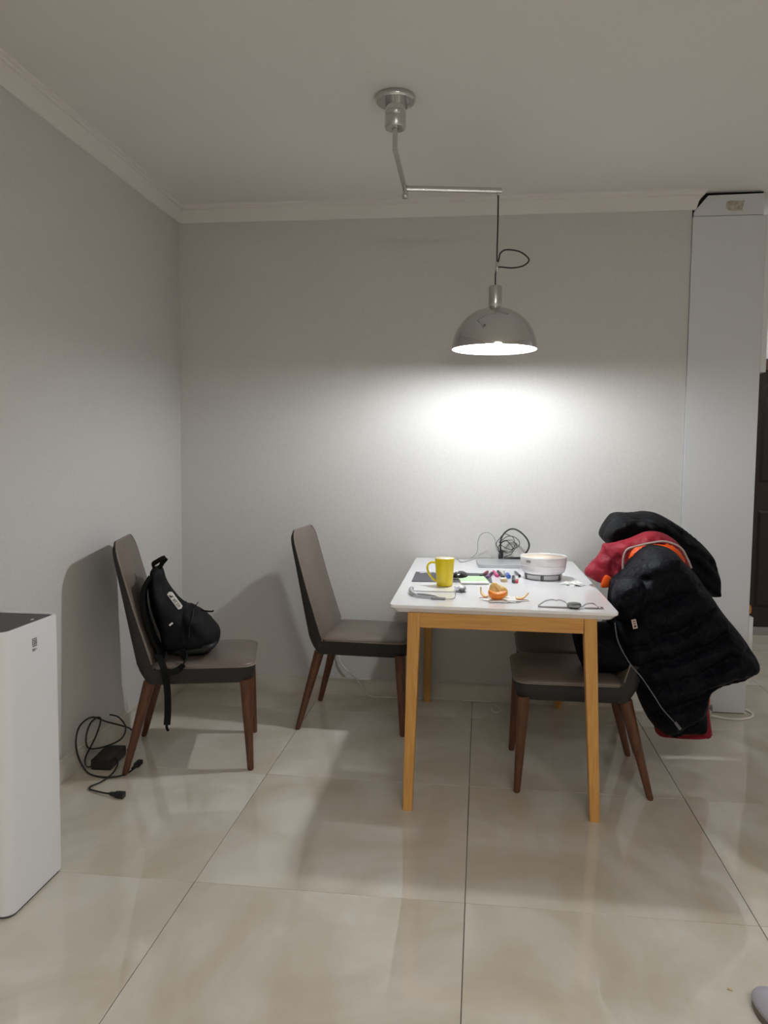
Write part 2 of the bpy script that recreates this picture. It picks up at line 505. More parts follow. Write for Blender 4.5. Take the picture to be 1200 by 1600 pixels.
# ================================================================ tall cabinet at the right end of the back wall
c = tag(empty('tall_cabinet', (1.18, 1.87, 0)), 'tall white laminate cabinet standing at the right end of the back wall', 'cabinet')
def cpart(name, g, m_, **k):
    p = mk(name, g, m_, None, **k); p.parent = c; p.matrix_parent_inverse = Matrix.Translation((-1.18, -1.87, 0)); return p
CY0, CY1, CX0, CX1 = 1.862, 3.0, 1.0135, 1.350
cpart('side_panel', box(CX0, CX1, CY0, CY0 + .018, .004, 2.430), MAT['panel'], bevel=.0008, seg=1)
fil = [(1.0175, 2.4325), (1.0175, 2.452), (1.024, 2.460), (1.080, 2.527), (1.338, 2.531), (1.338, 2.4325)]
f_ = cpart('filler_panel', loft([[(x, CY0 + .0015, z) for x, z in fil], [(x, CY0 + .018, z) for x, z in fil]]), MAT['panel'])
st = mk('glue_stain', loft([[(x, CY0 + .0008, z) for x, z in ((1.163, 2.470), (1.166, 2.496), (1.185, 2.502), (1.21, 2.499), (1.25, 2.500), (1.243, 2.48), (1.238, 2.454), (1.19, 2.453), (1.172, 2.458))],
                                  [(x, CY0 + .003, z) for x, z in ((1.163, 2.470), (1.166, 2.496), (1.185, 2.502), (1.21, 2.499), (1.25, 2.500), (1.243, 2.48), (1.238, 2.454), (1.19, 2.453), (1.172, 2.458))]]), MAT['glue'])
st.parent = f_
cpart('gap_shade_strip', box(CX0 + .002, 1.338, CY0 + .02, CY0 + .05, 2.4, 2.544), MAT['shadowgap'])  # dark strip, its colour stands in for the shade in the gap above the filler
cpart('end_panel', box(CX0, CX1, CY1 - .018, CY1, .004, 2.43), MAT['panel'])
cpart('back_panel', box(CX0, CX0 + .012, CY0 + .019, CY1 - .019, .004, 2.43), MAT['panel'])
cpart('upper_case', box(CX0 + .013, CX1 - .001, CY0 + .019, CY1 - .019, 1.69, 2.43), MAT['panel'])
cpart('lower_case', box(CX0 + .013, CX1 - .001, CY0 + .019, CY1 - .019, .10, .495), MAT['panel'])
cpart('plinth', box(CX0 + .013, CX1 - .05, CY0 + .019, CY1 - .019, .004, .10), MAT['panel'])
cpart('counter', box(CX0 + .013, CX1 + .022, CY0 + .019, CY1 - .019, .4965, .548), MAT['counter'], bevel=.018, seg=5)
for k in range(3):
    y0 = CY0 + .001 + k * .379; y1 = y0 + .376
    cpart('upper_door', box(CX1 + .0005, CX1 + .028, y0, y1, 1.688, 2.432), MAT['panel_edge'], bevel=.001, seg=1)
    cpart('lower_door', box(CX1 + .0005, CX1 + .022, y0, y1, .175, .488), MAT['panel_edge'], bevel=.001, seg=1)

# hallway ceiling lamp, and an unseen lamp added behind the camera as ambient fill
def ceiling_lamp(name, x, y, r, m_, label):
    t = tag(empty(name, (x, y, H)), label, 'ceiling lamp')
    mk('lamp_base', lathe([(r + .012, 0), (r + .012, -.018), (r, -.02), (0, -.02)], 48), MAT['panel_edge'], t, autos=True)
    mk('diffuser', lathe([(r, -.0205), (r, -.04), (r * .93, -.058), (r * .7, -.068), (0, -.072)], 48), m_, t, smooth=True)
ceiling_lamp('hall_lamp', 1.86, 2.80, .18, MAT['hall_lamp'], 'white round ceiling lamp in the bright hallway beyond the cabinet')
t = tag(empty('fill_lamp', (.7, -2.9, H)), 'large white rectangular fill lamp added on the ceiling, unseen behind the camera', 'ceiling lamp')
mk('lamp_base', box(-.62, .62, -.47, .47, -.03, 0), MAT['panel_edge'], t, bevel=.01)
mk('diffuser', loft([[(x, y, z) for x, y in rrect(-.6 + i, .6 - i, -.45 + i, .45 - i, .04, 4)] for i, z in ((0, -.0305), (0, -.07), (.03, -.085))]), MAT['fill_diffuser'], t)

# ================================================================ pendant lamp
LX, LY = .068, 1.21
t = tag(empty('pendant_lamp', (-.305, .72, H)), 'chrome dome pendant lamp hanging from a folding ceiling arm over the table', 'lamp')
T0 = Matrix.Translation((.305, -.72, -H))
def lpart(name, g, m_, parent=None, **k):
    p = mk(name, g, m_, None, **k); p.parent = parent or t
    if parent is None: p.matrix_parent_inverse = T0
    return p
CXY = (-.305, .72, 0)
can = lpart('canopy', lathe([(.070, H), (.0715, H - .004), (.0715, H - .016), (.068, H - .021), (.002, H - .021)], 48, CXY), MAT['chrome'], autos=True)
lpart('canopy_neck', lathe([(.036, H - .021), (.036, H - .052)], 40, CXY), MAT['chrome'], autos=True)
lpart('swivel_ring', lathe([(.036, H - .052), (.038, H - .054), (.038, H - .068), (.0365, H - .070)], 40, CXY), MAT['satin'], autos=True)
lpart('swivel_cup', lathe([(.038, H - .071), (.038, H - .107), (.036, H - .111), (.012, H - .111), (.011, H - .106), (.001, H - .106)], 40, CXY), MAT['satin'], autos=True)
ZA = 2.365
lpart('drop_rod', loft([[(-.305 + x, .72 + y, z) for x, y in rrect(-.0085, .0085, -.0085, .0085, .002, 2)] for z in (ZA - .008, H - .104)]), MAT['satin'], autos=True)
def arm(name, a, b, hw, hh):
    a, b = Vector(a), Vector(b); dirv = (b - a).normalized(); s = Vector((0, 0, 1)).cross(dirv)
    prof = rrect(-hw, hw, -hh, hh, .002, 2)
    return lpart(name, loft([[tuple(p + s * x + Vector((0, 0, z))) for x, z in prof] for p in (a, b)]), MAT['satin'], autos=True)
arm('lower_arm', (-.305, .712, ZA), (-.31, 1.158, ZA), .0085, .0085)
arm('upper_arm', (-.318, 1.148, ZA + .003), (.085, 1.212, ZA + .003), .0085, .010)
lpart('elbow_pin', lathe([(.0115, ZA - .036), (.013, ZA - .033), (.013, ZA - .022), (.011, ZA - .02), (.011, ZA + .016), (.009, ZA + .018), (.001, ZA + .018)], 24, (-.31, 1.152, 0)), MAT['chrome'], autos=True)
lpart('cable_outlet', lathe([(.006, ZA - .018), (.007, ZA - .008), (.007, ZA - .006)], 16, (LX + .004, LY, 0)), MAT['chrome'], autos=True)
Z0 = 1.718
lpart('cable', tube([(LX + .004, LY, ZA - .01), (LX + .005, LY, 2.25), (LX + .004, LY, 2.12), (LX + .006, LY, 2.072), (LX + .012, LY - .002, 2.088), (LX + .018, LY - .006, 2.112), (.110, LY - .012, 2.124), (.165, LY - .015, 2.114), (.203, LY - .012, 2.083),
                      (.182, LY - .006, 2.060), (.135, LY - .003, 2.052), (LX + .014, LY, 2.057), (LX + .002, LY, 2.045), (LX - .001, LY, 2.01), (LX, LY, 1.978)], .0032, 10, 10), MAT['cord'], smooth=True)
lpart('cable_clamp', lathe([(.0045, 2.035), (.006, 2.037), (.006, 2.076), (.0045, 2.078)], 16, (LX + .0055, LY, 0)), MAT['satin'], autos=True)
lpart('socket', lathe([(.004, 1.984), (.005, 1.980), (.026, 1.979), (.0275, 1.976), (.0275, 1.906), (.0262, 1.893), (.021, 1.884), (.001, 1.884)], 40, (LX, LY, 0)), MAT['satin'], autos=True)
RS = .1775
sh = [(RS * math.cos(a), Z0 + RS * .985 * math.sin(a)) for a in [math.radians(90 * k / 28) for k in range(29)]]
shade = lpart('shade', lathe(sh[:-1] + [(.001, sh[-1][1])], 72, (LX, LY, 0)), MAT['chrome'])
# open the shade at the bottom and add the white inside
bm = bmesh.new(); bm.from_mesh(shade.data)
for f in [f for f in bm.faces if len(f.verts) > 8 and f.calc_center_median().z < Z0 + .01]: bm.faces.remove(f)
bm.to_mesh(shade.data); bm.free()
for p in shade.data.polygons: p.use_smooth = True
ri = RS - .003
inn = [(RS, Z0), (RS - .001, Z0 - .0015), (ri, Z0)] + [(ri * math.cos(a), Z0 + ri * .985 * math.sin(a)) for a in [math.radians(90 * k / 28) for k in range(1, 28)]] + [(.002, Z0 + ri * .985)]
si = mk('shade_lining', loft([[(LX + r * math.cos(2 * math.pi * i / 72), LY + r * math.sin(2 * math.pi * i / 72), z) for i in range(72)] for r, z in inn], False, True), MAT['shade_in'], None, smooth=True)
si.parent = shade
bz = 1.742
lpart('bulb', lathe([(.001, bz - .036)] + [(.036 * math.cos(a), bz + .036 * math.sin(a)) for a in [math.radians(x) for x in range(-80, 56, 9)]] + [(.017, bz + .045), (.0135, bz + .055)], 32, (LX, LY, 0)), MAT['bulb'], smooth=True)
lpart('bulb_cap', lathe([(.0135, bz + .056), (.0145, bz + .058), (.0145, bz + .09), (.02, bz + .092), (.02, Z0 + .168)], 24, (LX, LY, 0)), MAT['satin'], autos=True)

# ================================================================ dining table
t = tag(empty('dining_table', (.1, 1.21, 0)), 'white-topped dining table with honey oak legs pushed against the back wall', 'table')
TT = Matrix.Translation((-.1, -1.21, 0))
def tpart(name, g, m_, **k):
    p = mk(name, g, m_, None, **k); p.parent = t; p.matrix_parent_inverse = TT; return p
ZT = .745
def toppoly(ins):
    q = [(-.291 + ins, .557 + ins), (.498 - ins, .541 + ins), (.492 - ins, 1.860 - ins), (-.301 + ins, 1.860 - ins)]
    out = []
    r = max(.03 - ins * .5, .012)
    for i in range(4):
        p = Vector(q[i]); a = (Vector(q[i - 1]) - p).normalized(); b = (Vector(q[(i + 1) % 4]) - p).normalized()
        for k in range(7):
            s = k / 6
            out.append(tuple((p + a * r) * (1 - s) ** 2 + p * 2 * s * (1 - s) + (p + b * r) * s * s))
    return out
tpart('table_top', loft([[(x, y, z) for x, y in toppoly(i)] for i, z in ((.022, ZT - .0285), (.006, ZT - .0145), (.001, ZT - .011), (0, ZT - .007), (.0006, ZT - .0015), (.0022, ZT))]), MAT['lacquer'], autos=True)
ZU = ZT - .029
def leg(ct, cb, wt, wb, dt, db):
    rings = []
    for (cx, cy), w_, d_, z in ((cb, wb, db, 0.0), (ct, wt, dt, ZU)):
        rings.append([(cx + x, cy + y, z) for x, y in rrect(-w_ / 2, w_ / 2, -d_ / 2, d_ / 2, .004, 2)])
    tpart('leg', loft(rings), MAT['oak'], autos=True)
leg((-.203, .597), (-.217, .575), .045, .034, .055, .036)
leg((.405, .592), (.440, .578), .045, .034, .055, .036)
leg((-.232, 1.806), (-.232, 1.828), .045, .034, .055, .036)
leg((.400, 1.806), (.435, 1.828), .045, .034, .055, .036)
def rail(a, b, th):
    a, b = Vector(a), Vector(b); dv = (b - a).normalized(); s = Vector((-dv.y, dv.x)) * th / 2
    q = [a - s, b - s, b + s, a + s]
    tpart('apron', loft([[(p.x, p.y, z) for p in q] for z in (ZU - .052, ZU)]), MAT['oak_h'] if abs(dv.x) > .5 else MAT['oak'])
rail((-.181, .583), (.383, .578), .022)
rail((-.21, 1.815), (.378, 1.815), .022)
rail((-.213, .626), (-.236, 1.777), .022)
rail((.412, .621), (.408, 1.777), .022)

# ================================================================ dining chairs
def lerp_table(tab, z):
    for (z0, x0), (z1, x1) in zip(tab, tab[1:]):
        if z <= z1: 
            k = (z - z0) / (z1 - z0); return x0 + (x1 - x0) * max(0, k)
    return tab[-1][1]
def chair(name, label):
    r = tag(empty(name), label, 'chair', 'taupe dining chairs')
    W = .213
    # seat base: charcoal band
    def seatpoly(ins, back=-.150, front=.262):
        return rrect(back + ins * .5, front - ins, -W + ins, W - ins, .0, 7, radii=(.055, .055, .02, .02))
    mk('seat_base', loft([[(x, y, z) for x, y in seatpoly(i)] for i, z in ((.022, .352), (.010, .358), (.004, .372), (0, .395), (0, .417), (.004, .420))]), MAT['leather_dark'], r, autos=True)
    # seat pad
    rings = []
    for i, z in ((0.001, .4205), (-.0005, .425), (.003, .431), (.012, .436), (.03, .440), (.06, .4435), (.1, .4455), (.15, .4465)):
        rings.append([(x, y, z) for x, y in seatpoly(i, back=-.135)])
    mk('seat', loft(rings), MAT['leather'], r, smooth=True)
    # piping round the seat's rim
    pp = seatpoly(-.001, back=-.13)
    cut = pp[0:16]                                               # right front corner to left front corner
    path = [(-.12, -W - .001, .4215)] + [(x, y, .4215) for x, y in cut] + [(-.12, W + .001, .4215)]
    mk('piping', tube(path, .0032, 6, 0), MAT['piping'], r, smooth=True)
    # backrest
    XF = [(.36, -.112), (.43, -.131), (.54, -.166), (.65, -.201), (.78, -.238), (.918, -.276)]
    XB = [(.36, -.158), (.40, -.184), (.44, -.199), (.54, -.219), (.64, -.238), (.77, -.263), (.892, -.288), (.93, -.292)]
    zt, rc, WB = .920, .075, .213
    def hw(z):
        base = WB - .012 * max(0, (z - .45) / .47)
        if z <= zt - rc: return base
        q = min(1, (z - (zt - rc)) / rc)
        return base - rc + rc * math.sqrt(max(0, 1 - q * q))
    zs = [.358, .37, .39, .41, .44, .48, .54, .60, .66, .72, .78, .82, .845, .858, .87, .88, .89, .898, .905, .911, .9155, .9185, .9198]
    rings = []
    for z in zs:
        xf, xb, h_ = lerp_table(XF, z) - .004, lerp_table(XB, z), hw(z)
        if z < .4: h_ -= (.4 - z) * .15
        if z > .89: 
            k = (z - .89) / .03; xb = xb + (xf - xb) * .55 * k
        d = xf - xb; rb = min(.03, d * .55)
        sec = [(xf, -h_), (xf, h_)]
        for k in range(6):
            a = math.radians(90 * k / 5); sec.append((xb + rb - rb * math.sin(a), h_ - rb * .8 + rb * .8 * math.cos(a)))
        for k in range(6):
            a = math.radians(90 * k / 5); sec.append((xb + rb - rb * math.cos(a), -h_ + rb * .8 - rb * .8 * math.sin(a)))
        rings.append([(x, y, z) for x, y in sec])
    mk('back_shell', loft(rings), MAT['leather_dark'], r, autos=True)
    # front pad
    NY_ = 14; rings_f = []
    zz = [.415, .44, .48, .54, .60, .66, .72, .78, .82, .845, .858, .87, .88, .89, .898, .905, .911, .9155, .9185]
    g = G(); V = []; F = []
    n = NY_ + 1
    for z in zz:
        for k in range(n):
            s = -1 + 2 * k / NY_; s = math.sin(s * math.pi / 2)
            edge = (1 - abs(s)) ; bul = .014 * (1 - abs(s) ** 3.5) * min(1, (zt - z) / .05 + .1)
            V.append((lerp_table(XF, z) - .0035 + bul, s * (hw(z) - .001), z))
    for a in range(len(zz) - 1):
        for k in range(NY_):
            F.append((a * n + k, a * n + k + 1, (a + 1) * n + k + 1, (a + 1) * n + k))
    nb = len(V)
    for a, z in enumerate(zz):
        for k in (0, NY_):
            V.append((lerp_table(XF, z) - .012, V[a * n + k][1], z))
    for a in range(len(zz) - 1):
        F.append((a * n, (a + 1) * n, nb + 2 * a + 2, nb + 2 * a)); F.append((a * n + NY_, nb + 2 * a + 1, nb + 2 * a + 3, (a + 1) * n + NY_))
    g.add(V, F)
    mk('backrest', g, MAT['leather'], r, smooth=True)
    pz = [z for z in zz if z > .42]
    path = [(lerp_table(XF, z) - .003, -hw(z), z) for z in pz] + [(lerp_table(XF, z) - .003, hw(z), z) for z in reversed(pz)]
    mk('piping', tube(path, .003, 6, 0), MAT['piping'], r, smooth=True)
    for sx in (-1, 1):
        for s in (-1, 1):
            if sx < 0: top, bot = Vector((-.150, s * .178, .366)), Vector((-.245, s * .2165, 0))
            else: top, bot = Vector((.226, s * .186, .366)), Vector((.246, s * .2165, 0))
            rg = []
            for k in range(9):
                q = k / 8; p = bot.lerp(top, q); rad = .0125 + .0125 * q
                if k == 0: rad *= .72
                if k == 1: p = bot.lerp(top, .018); rad = .0128
                rg.append([(p.x + rad * math.cos(2 * math.pi * i / 18), p.y + rad * math.sin(2 * math.pi * i / 18), p.z) for i in range(18)])
            mk('leg', loft(rg), MAT['walnut'], r, autos=True)
    return r
def copy_tree(o, parent=None):
    k = o.copy(); COL.objects.link(k); k.parent = parent
    for ch in list(o.children): copy_tree(ch, k)
    return k
chA = chair('dining_chair', 'taupe leather dining chair in the left corner with a black backpack on it')
chB = copy_tree(chA); chB['label'] = 'empty taupe leather dining chair on the left side of the table, facing it'
chC = copy_tree(chA); chC['label'] = 'taupe dining chair tucked under the right of the table, nearest the viewer'
chD = copy_tree(chA); chD['label'] = 'taupe dining chair behind the coat-covered chair, mostly hidden, nearest the back wall on the right'
AC, AA = Vector((-1.168, .98, 0)), math.radians(14.3)
for o, l, a in ((chA, AC, AA), (chB, (-.545, 1.524, 0), math.radians(-2.3)), (chC, (.424, .990, 0), math.radians(180.5)), (chD, (.4615, 1.4435, 0), math.radians(180))):
    o.location = l; o.rotation_euler = (0, 0, a)

# ================================================================ backpack on the left chair (built in the chair's own frame)
def fr(n, amp, sx=1, sy=1, seed=0):
    return lambda x, y, d, s: amp * noise.fractal(Vector((x * n * sx + seed, y * n * sy, s * 3.7 + seed)), 0.8, 2.0, 3)
bag = tag(empty('backpack', AC, AA), 'slumped black nylon backpack with a white tag leaning on the left chair', 'backpack')
def bpart(name, g, m_, parent=None, **k):
    return mk(name, g, m_, parent or bag, **k)
ex, ez, ny = (1, 0, 0), (0, 0, 1), (0, -1, 0)
body = [(-.165, .700), (-.168, .768), (-.160, .795), (-.140, .803), (-.122, .790), (-.112, .752), (-.097, .717), (-.072, .680), (-.046, .655), (-.015, .634), (.012, .60), (.03, .55), (.03, .49), (0, .458), (-.05, .450), (-.098, .452), (-.118, .475), (-.128, .52), (-.145, .60)]
b_ = bpart('main_compartment', inflate(body, (0, -.02, 0), ex, ez, ny, .150, .150, .055, .012, fr(11, .024, 1, .6)), MAT['nylon'], smooth=True)
front = [(-.045, .632), (-.01, .640), (.012, .627), (.05, .602), (.088, .563), (.107, .537), (.113, .505), (.100, .472), (.066, .455), (.013, .451), (-.035, .451), (-.05, .50), (-.05, .56)]
p_ = bpart('front_pocket', inflate(front, (0, -.02, 0), ex, ez, ny, .143, .143, .045, .012, fr(13, .018, 1, 1, 4)), MAT['nylon'], smooth=True)
bot = [(-.06, .49), (-.03, .497), (.02, .502), (.07, .515), (.104, .505), (.103, .478), (.07, .456), (.015, .4505), (-.04, .4505), (-.07, .463)]
bpart('bottom_panel', inflate(bot, (0, -.02, 0), ex, ez, ny, .150, .150, .022, .014, fr(10, .005, 1, 1, 9)), MAT['nylon_grey'], smooth=True)
bpart('zip_seam', tube([(-.008, -.152, .497), (.0, -.166, .53), (.005, -.166, .575), (.014, -.150, .61), (.012, -.08, .632), (.012, .0, .636)], .0022, 6, 6), MAT['nylon_grey'], smooth=True)
# white tag with a slanted three-bar mark, flat on the side of the bag
P0 = Vector((-.0725, -.178, .7165)); U = Vector((.047, .003, -.068)).normalized(); Wd = Vector((.021, -.004, .0135)).normalized(); Nn = U.cross(Wd).normalized()
if Nn.y > 0: Nn = -Nn
def tagp(a, b, lift): return tuple(P0 + U * a + Wd * b + Nn * lift)
poly = [(0, -.010), (-.004, .001), (0.002, .0115), (.072, .0115), (.078, .003), (.075, -.010)]
tg = bpart('side_tag', loft([[tagp(a, b, -.003) for a, b in poly], [tagp(a, b, .001) for a, b in poly]]), MAT['whiteprint'])
for k, h_ in enumerate((.006, .010, .014)):
    a0 = .007 + k * .0042
    q = [(a0, -.0075), (a0 + .003, -.0075), (a0 + .003 + .002, -.0075 + h_), (a0 + .002, -.0075 + h_)]
    bpart('mark_bar', loft([[tagp(a, b, .0008) for a, b in q], [tagp(a, b, .0016) for a, b in q]]), MAT['blackprint'], tg)
for a0, segs in ((.030, ((0, 0, 1, .15), (0, .42, 1, .57), (0, 0, .3, 1), (.7, 0, 1, 1))), (.040, ((0, 0, .25, 1), (0, 0, 1, .15), (0, .85, 1, 1), (0, .45, .8, .58))),
                 (.050, ((0, .85, 1, 1), (.4, 0, .65, 1), (0, 0, 1, .14))), (.060, ((0, 0, .25, 1), (.75, 0, 1, 1), (0, .42, 1, .57), (0, .85, 1, 1)))):
    g = G()
    for u0, v0, u1, v1 in segs:
        q = [(a0 + u0 * .0075, -.0055 + v0 * .012), (a0 + u1 * .0075, -.0055 + v0 * .012), (a0 + u1 * .0075, -.0055 + v1 * .012), (a0 + u0 * .0075, -.0055 + v1 * .012)]
        l = loft([[tagp(a, b, .0008) for a, b in q], [tagp(a, b, .0016) for a, b in q]]); g.add(l.v, l.f)
    bpart('tag_letter', g, MAT['mark'], tg)
bpart('small_label', loft([[(-.070 + a, -.184, .585 + b) for a, b in ((0, 0), (.012, .010), (.008, .015), (-.004, .005))], [(-.070 + a, -.176, .585 + b) for a, b in ((0, 0), (.012, .010), (.008, .015), (-.004, .005))]]), MAT['whiteprint'])
bpart('grab_handle', ribbon([(-.150, -.05, .795), (-.152, -.055, .815), (-.135, -.06, .828), (-.110, -.06, .842), (-.103, -.045, .838), (-.118, -.04, .818), (-.130, -.04, .797)], .024, .004, (.55, -.75, -.4)), MAT['strap'], autos=True)
bpart('zip_pull', ribbon([(.012, -.08, .637), (.02, -.085, .648), (.030, -.09, .662)], .008, .003, (0, 1, 0)), MAT['strap'])
bpart('zip_pull', tube([(.035, -.05, .622), (.06, -.055, .618), (.082, -.06, .617), (.09, -.06, .621)], .0035, 6), MAT['strap'], smooth=True)
for k, (yy, oz) in enumerate(((-.13, 0), (.06, 0))):
    bpart('shoulder_strap', ribbon([(-.150, yy, .775), (-.175, yy - .015, .72), (-.168, yy - .03, .64), (-.145, yy - .035, .56), (-.120, yy - .03, .50), (-.100, yy - .02, .455)], .055, .014, (0.1, 1, 0)), MAT['strap'], autos=True)
bpart('loose_strap', ribbon([(-.122, -.18, .475), (-.105, -.205, .458), (-.090, -.2275, .43), (-.082, -.2285, .39), (-.076, -.228, .335), (-.075, -.2275, .26), (-.079, -.227, .20)], .026, .004, (1, .1, 0)), MAT['strap'], autos=True)
bpart('loose_strap', ribbon([(-.079, -.227, .205), (-.080, -.227, .19), (-.074, -.227, .175)], .010, .004, (1, .1, 0)), MAT['strap'], autos=True)
bpart('loose_strap', ribbon([(-.03, -.165, .49), (-.010, -.195, .466), (-.012, -.2275, .445), (-.028, -.229, .425), (-.055, -.229, .412), (-.082, -.2285, .415)], .024, .005, (.5, .2, 1)), MAT['strap'], autos=True)
bpart('loose_strap', ribbon([(-.03, .235, .44), (-.05, .238, .36), (-.057, .238, .30), (-.055, .236, .268), (-.048, .236, .255)], .014, .004, (1, 0, 0)), MAT['strap'], autos=True)

# ================================================================ coats on the right-hand chairs
def wr(n, amp, seed=0, sx=1., sz=1.):
    return lambda x, z, d, s: amp * noise.fractal(Vector((x * n * sx + seed, z * n * sz, s * 2.3 + seed)), 0.7, 2.0, 4)
def puff(x, z, d, s):
    # quilting rows running across the hang of the coat
    wob = .35 * noise.noise(Vector((x * 4, z * 4, s))) + .12 * noise.noise(Vector((x * 13, z * 13, s + 5)))
    u = (.42 * x - .91 * z) / .096 + wob
    r = abs(math.sin(math.pi * u)) ** .5
    fine = noise.fractal(Vector((x * 16, z * 16, s * 4.)), .8, 2., 4)
    v = .058 * (r - .72) + .026 * fine * (1.7 - r)
    return max(v, -.002) if z > .82 and x > .64 else v
nv = tag(empty('navy_coat', (.72, .95, .25)), 'big dark navy quilted puffer coat draped over the nearest right-hand chair', 'coat')
NVT = Matrix.Translation((-.72, -.95, -.25))
def npart(name, g, m_, root, inv, **k):
    p = mk(name, g, m_, None, **k); p.parent = root; p.matrix_parent_inverse = inv; return p
navy = [(.618, .880), (.673, .927), (.745, .924), (.792, .880), (.843, .827), (.873, .783), (.903, .742), (.943, .686), (1.004, .614), (1.054, .541), (1.065, .504), (1.050, .466), (1.008, .437), (.953, .419), (.913, .402), (.893, .376), (.891, .308), (.886, .257), (.853, .230),
        (.805, .228), (.755, .212), (.702, .238), (.666, .300), (.640, .370), (.612, .425), (.580, .458), (.545, .500), (.530, .60), (.530, .684), (.534, .747), (.540, .787), (.580, .826)]
npart('coat_body', inflate(navy, (0, .965, 0), (1, 0, 0), (0, 0, 1), (0, -1, 0), .218, .19, .075, .011, puff, sharp=.42), MAT['navy'], nv, NVT, smooth=True)
slv = [(.535, .812), (.565, .832), (.610, .826), (.632, .79), (.622, .74), (.598, .69), (.565, .668), (.535, .680), (.520, .72), (.512, .755), (.514, .785)]
def puff2(x, z, d, s):
    u = (z - .55 * x) / .047 + .3 * noise.noise(Vector((x * 12, z * 12, s))); return .024 * (abs(math.sin(math.pi * u)) ** .5 - .6) + .010 * noise.noise(Vector((x * 26, z * 26, s)))
npart('sleeve', inflate(slv, (0, .80, 0), (1, 0, 0), (0, 0, 1), (0, -1, 0), .10, .06, .045, .010, puff2), MAT['navy'], nv, NVT, smooth=True)
lump = [(.392, .600), (.463, .620), (.534, .624), (.610, .580), (.630, .50), (.615, .455), (.541, .449), (.481, .449), (.433, .452), (.400, .53)]
npart('sleeve', inflate(lump, (0, .93, 0), (1, 0, 0), (0, 0, 1), (0, -1, 0), .14, .16, .06, .016, wr(10, .016, 5)), MAT['navy'], nv, NVT, smooth=True)
zp = [(.515, .735, .672), (.530, .735, .60), (.572, .728, .525), (.614, .720, .476), (.655, .715, .417), (.690, .718, .365), (.742, .735, .308)]
npart('zip', tube(zp, .0024, 6, 8), MAT['zip_grey'], nv, NVT, smooth=True)
npart('zip_end', loft([[(.742 + a, .728 + b, .312 + c) for a, b, c in ((0, 0, .006), (.02, 0, -.02), (.012, 0, -.026), (-.008, 0, 0))], [(.742 + a, .734 + b, .312 + c) for a, b, c in ((0, 0, .006), (.02, 0, -.02), (.012, 0, -.026), (-.008, 0, 0))]]), MAT['zip_grey'], nv, NVT)
def badge(root, inv, P, U, Wv, N):
    P, U, Wv, N = Vector(P), Vector(U).normalized(), Vector(Wv).normalized(), Vector(N)
    q = [(-.008, -.017), (.008, -.017), (.008, .017), (-.008, .017)]
    bo = npart('badge', loft([[tuple(P + U * a + Wv * b - N * .004) for a, b in q], [tuple(P + U * a + Wv * b + N * .003) for a, b in q]]), MAT['badge'], root, inv, bevel=.001, seg=1)
    for b0, b1 in ((-.012, -.004), (0, .004), (.008, .012)):
        q = [(-.005, b0), (.005, b0), (.004, b1), (-.003, b1)]
        s_ = mk('badge_print', loft([[tuple(P + U * a + Wv * b + N * .0025) for a, b in q], [tuple(P + U * a + Wv * b + N * .004) for a, b in q]]), MAT['badge_dark']); s_.parent = bo
badge(nv, NVT, (.582, .722, .672), (1, 0, .25), (-.25, 0, 1), (0, -1, 0))

mr = tag(empty('maroon_jacket', (.78, 1.12, .14)), 'maroon jacket with orange lining hanging underneath the navy coat', 'jacket')
MRT = Matrix.Translation((-.78, -1.12, -.14))
mar = [(.452, .800), (.512, .880), (.524, .917), (.557, .922), (.632, .944), (.697, .972), (.760, .966), (.824, .922), (.865, .835), (.880, .74), (.895, .62), (.915, .50), (.940, .400), (.952, .317), (.968, .213), (.973, .142), (.917, .133), (.842, .131), (.767, .132), (.750, .176),
       (.740, .200), (.722, .226), (.722, .36), (.70, .52), (.66, .66), (.60, .735), (.535, .752), (.500, .762)]
npart('jacket_body', inflate(mar, (0, 1.12, 0), (1, 0, 0), (0, 0, 1), (0, -1, 0), .075, .075, .045, .013, wr(12, .032, 2, 1.3, .7)), MAT['maroon'], mr, MRT, smooth=True)
orl = [(.600, .815), (.606, .870), (.624, .904), (.665, .928), (.740, .938), (.797, .918), (.833, .860), (.80, .83), (.72, .83), (.65, .805)]
npart('lining', inflate(orl, (0, 1.06, 0), (1, 0, 0), (0, 0, 1), (0, -1, 0), .055, .02, .035, .012, wr(12, .008, 3)), MAT['orange'], mr, MRT, smooth=True)
npart('zip', tube([(.590, 1.015, .812), (.586, 1.01, .85), (.588, 1.005, .885), (.602, 1.0, .912), (.65, 1.0, .928), (.70, 1.0, .940), (.745, 1.0, .944), (.80, 1.0, .922), (.828, 1.0, .878), (.845, 1.005, .842)], .0042, 8, 8), MAT['zip'], mr, MRT, smooth=True)
o2 = [(.508, .752), (.514, .782), (.526, .800), (.548, .790), (.552, .765), (.535, .750)]
npart('lining', inflate(o2, (0, 1.04, 0), (1, 0, 0), (0, 0, 1), (0, -1, 0), .008, .02, .02, .010), MAT['orange'], mr, MRT, smooth=True)
o3 = [(.905, .372), (.930, .398), (.940, .36), (.944, .30), (.932, .285), (.915, .30)]
npart('lining', inflate(o3, (0, 1.035, 0), (1, 0, 0), (0, 0, 1), (0, -1, 0), .015, .02, .02, .010), MAT['orange'], mr, MRT, smooth=True)
for sm in ([(.632, 1.022, .925), (.60, 1.026, .88), (.565, 1.03, .84), (.548, 1.035, .80)], [(.528, 1.06, .905), (.545, 1.03, .87), (.578, 1.025, .835)]):
    npart('seam', tube(sm, .0022, 6, 6), MAT['maroon'], mr, MRT, smooth=True)
npart('hem', tube([(.762, 1.075, .152), (.80, 1.05, .150), (.87, 1.045, .150), (.93, 1.05, .152), (.965, 1.075, .158)], .006, 8, 8), MAT['maroon'], mr, MRT, smooth=True)

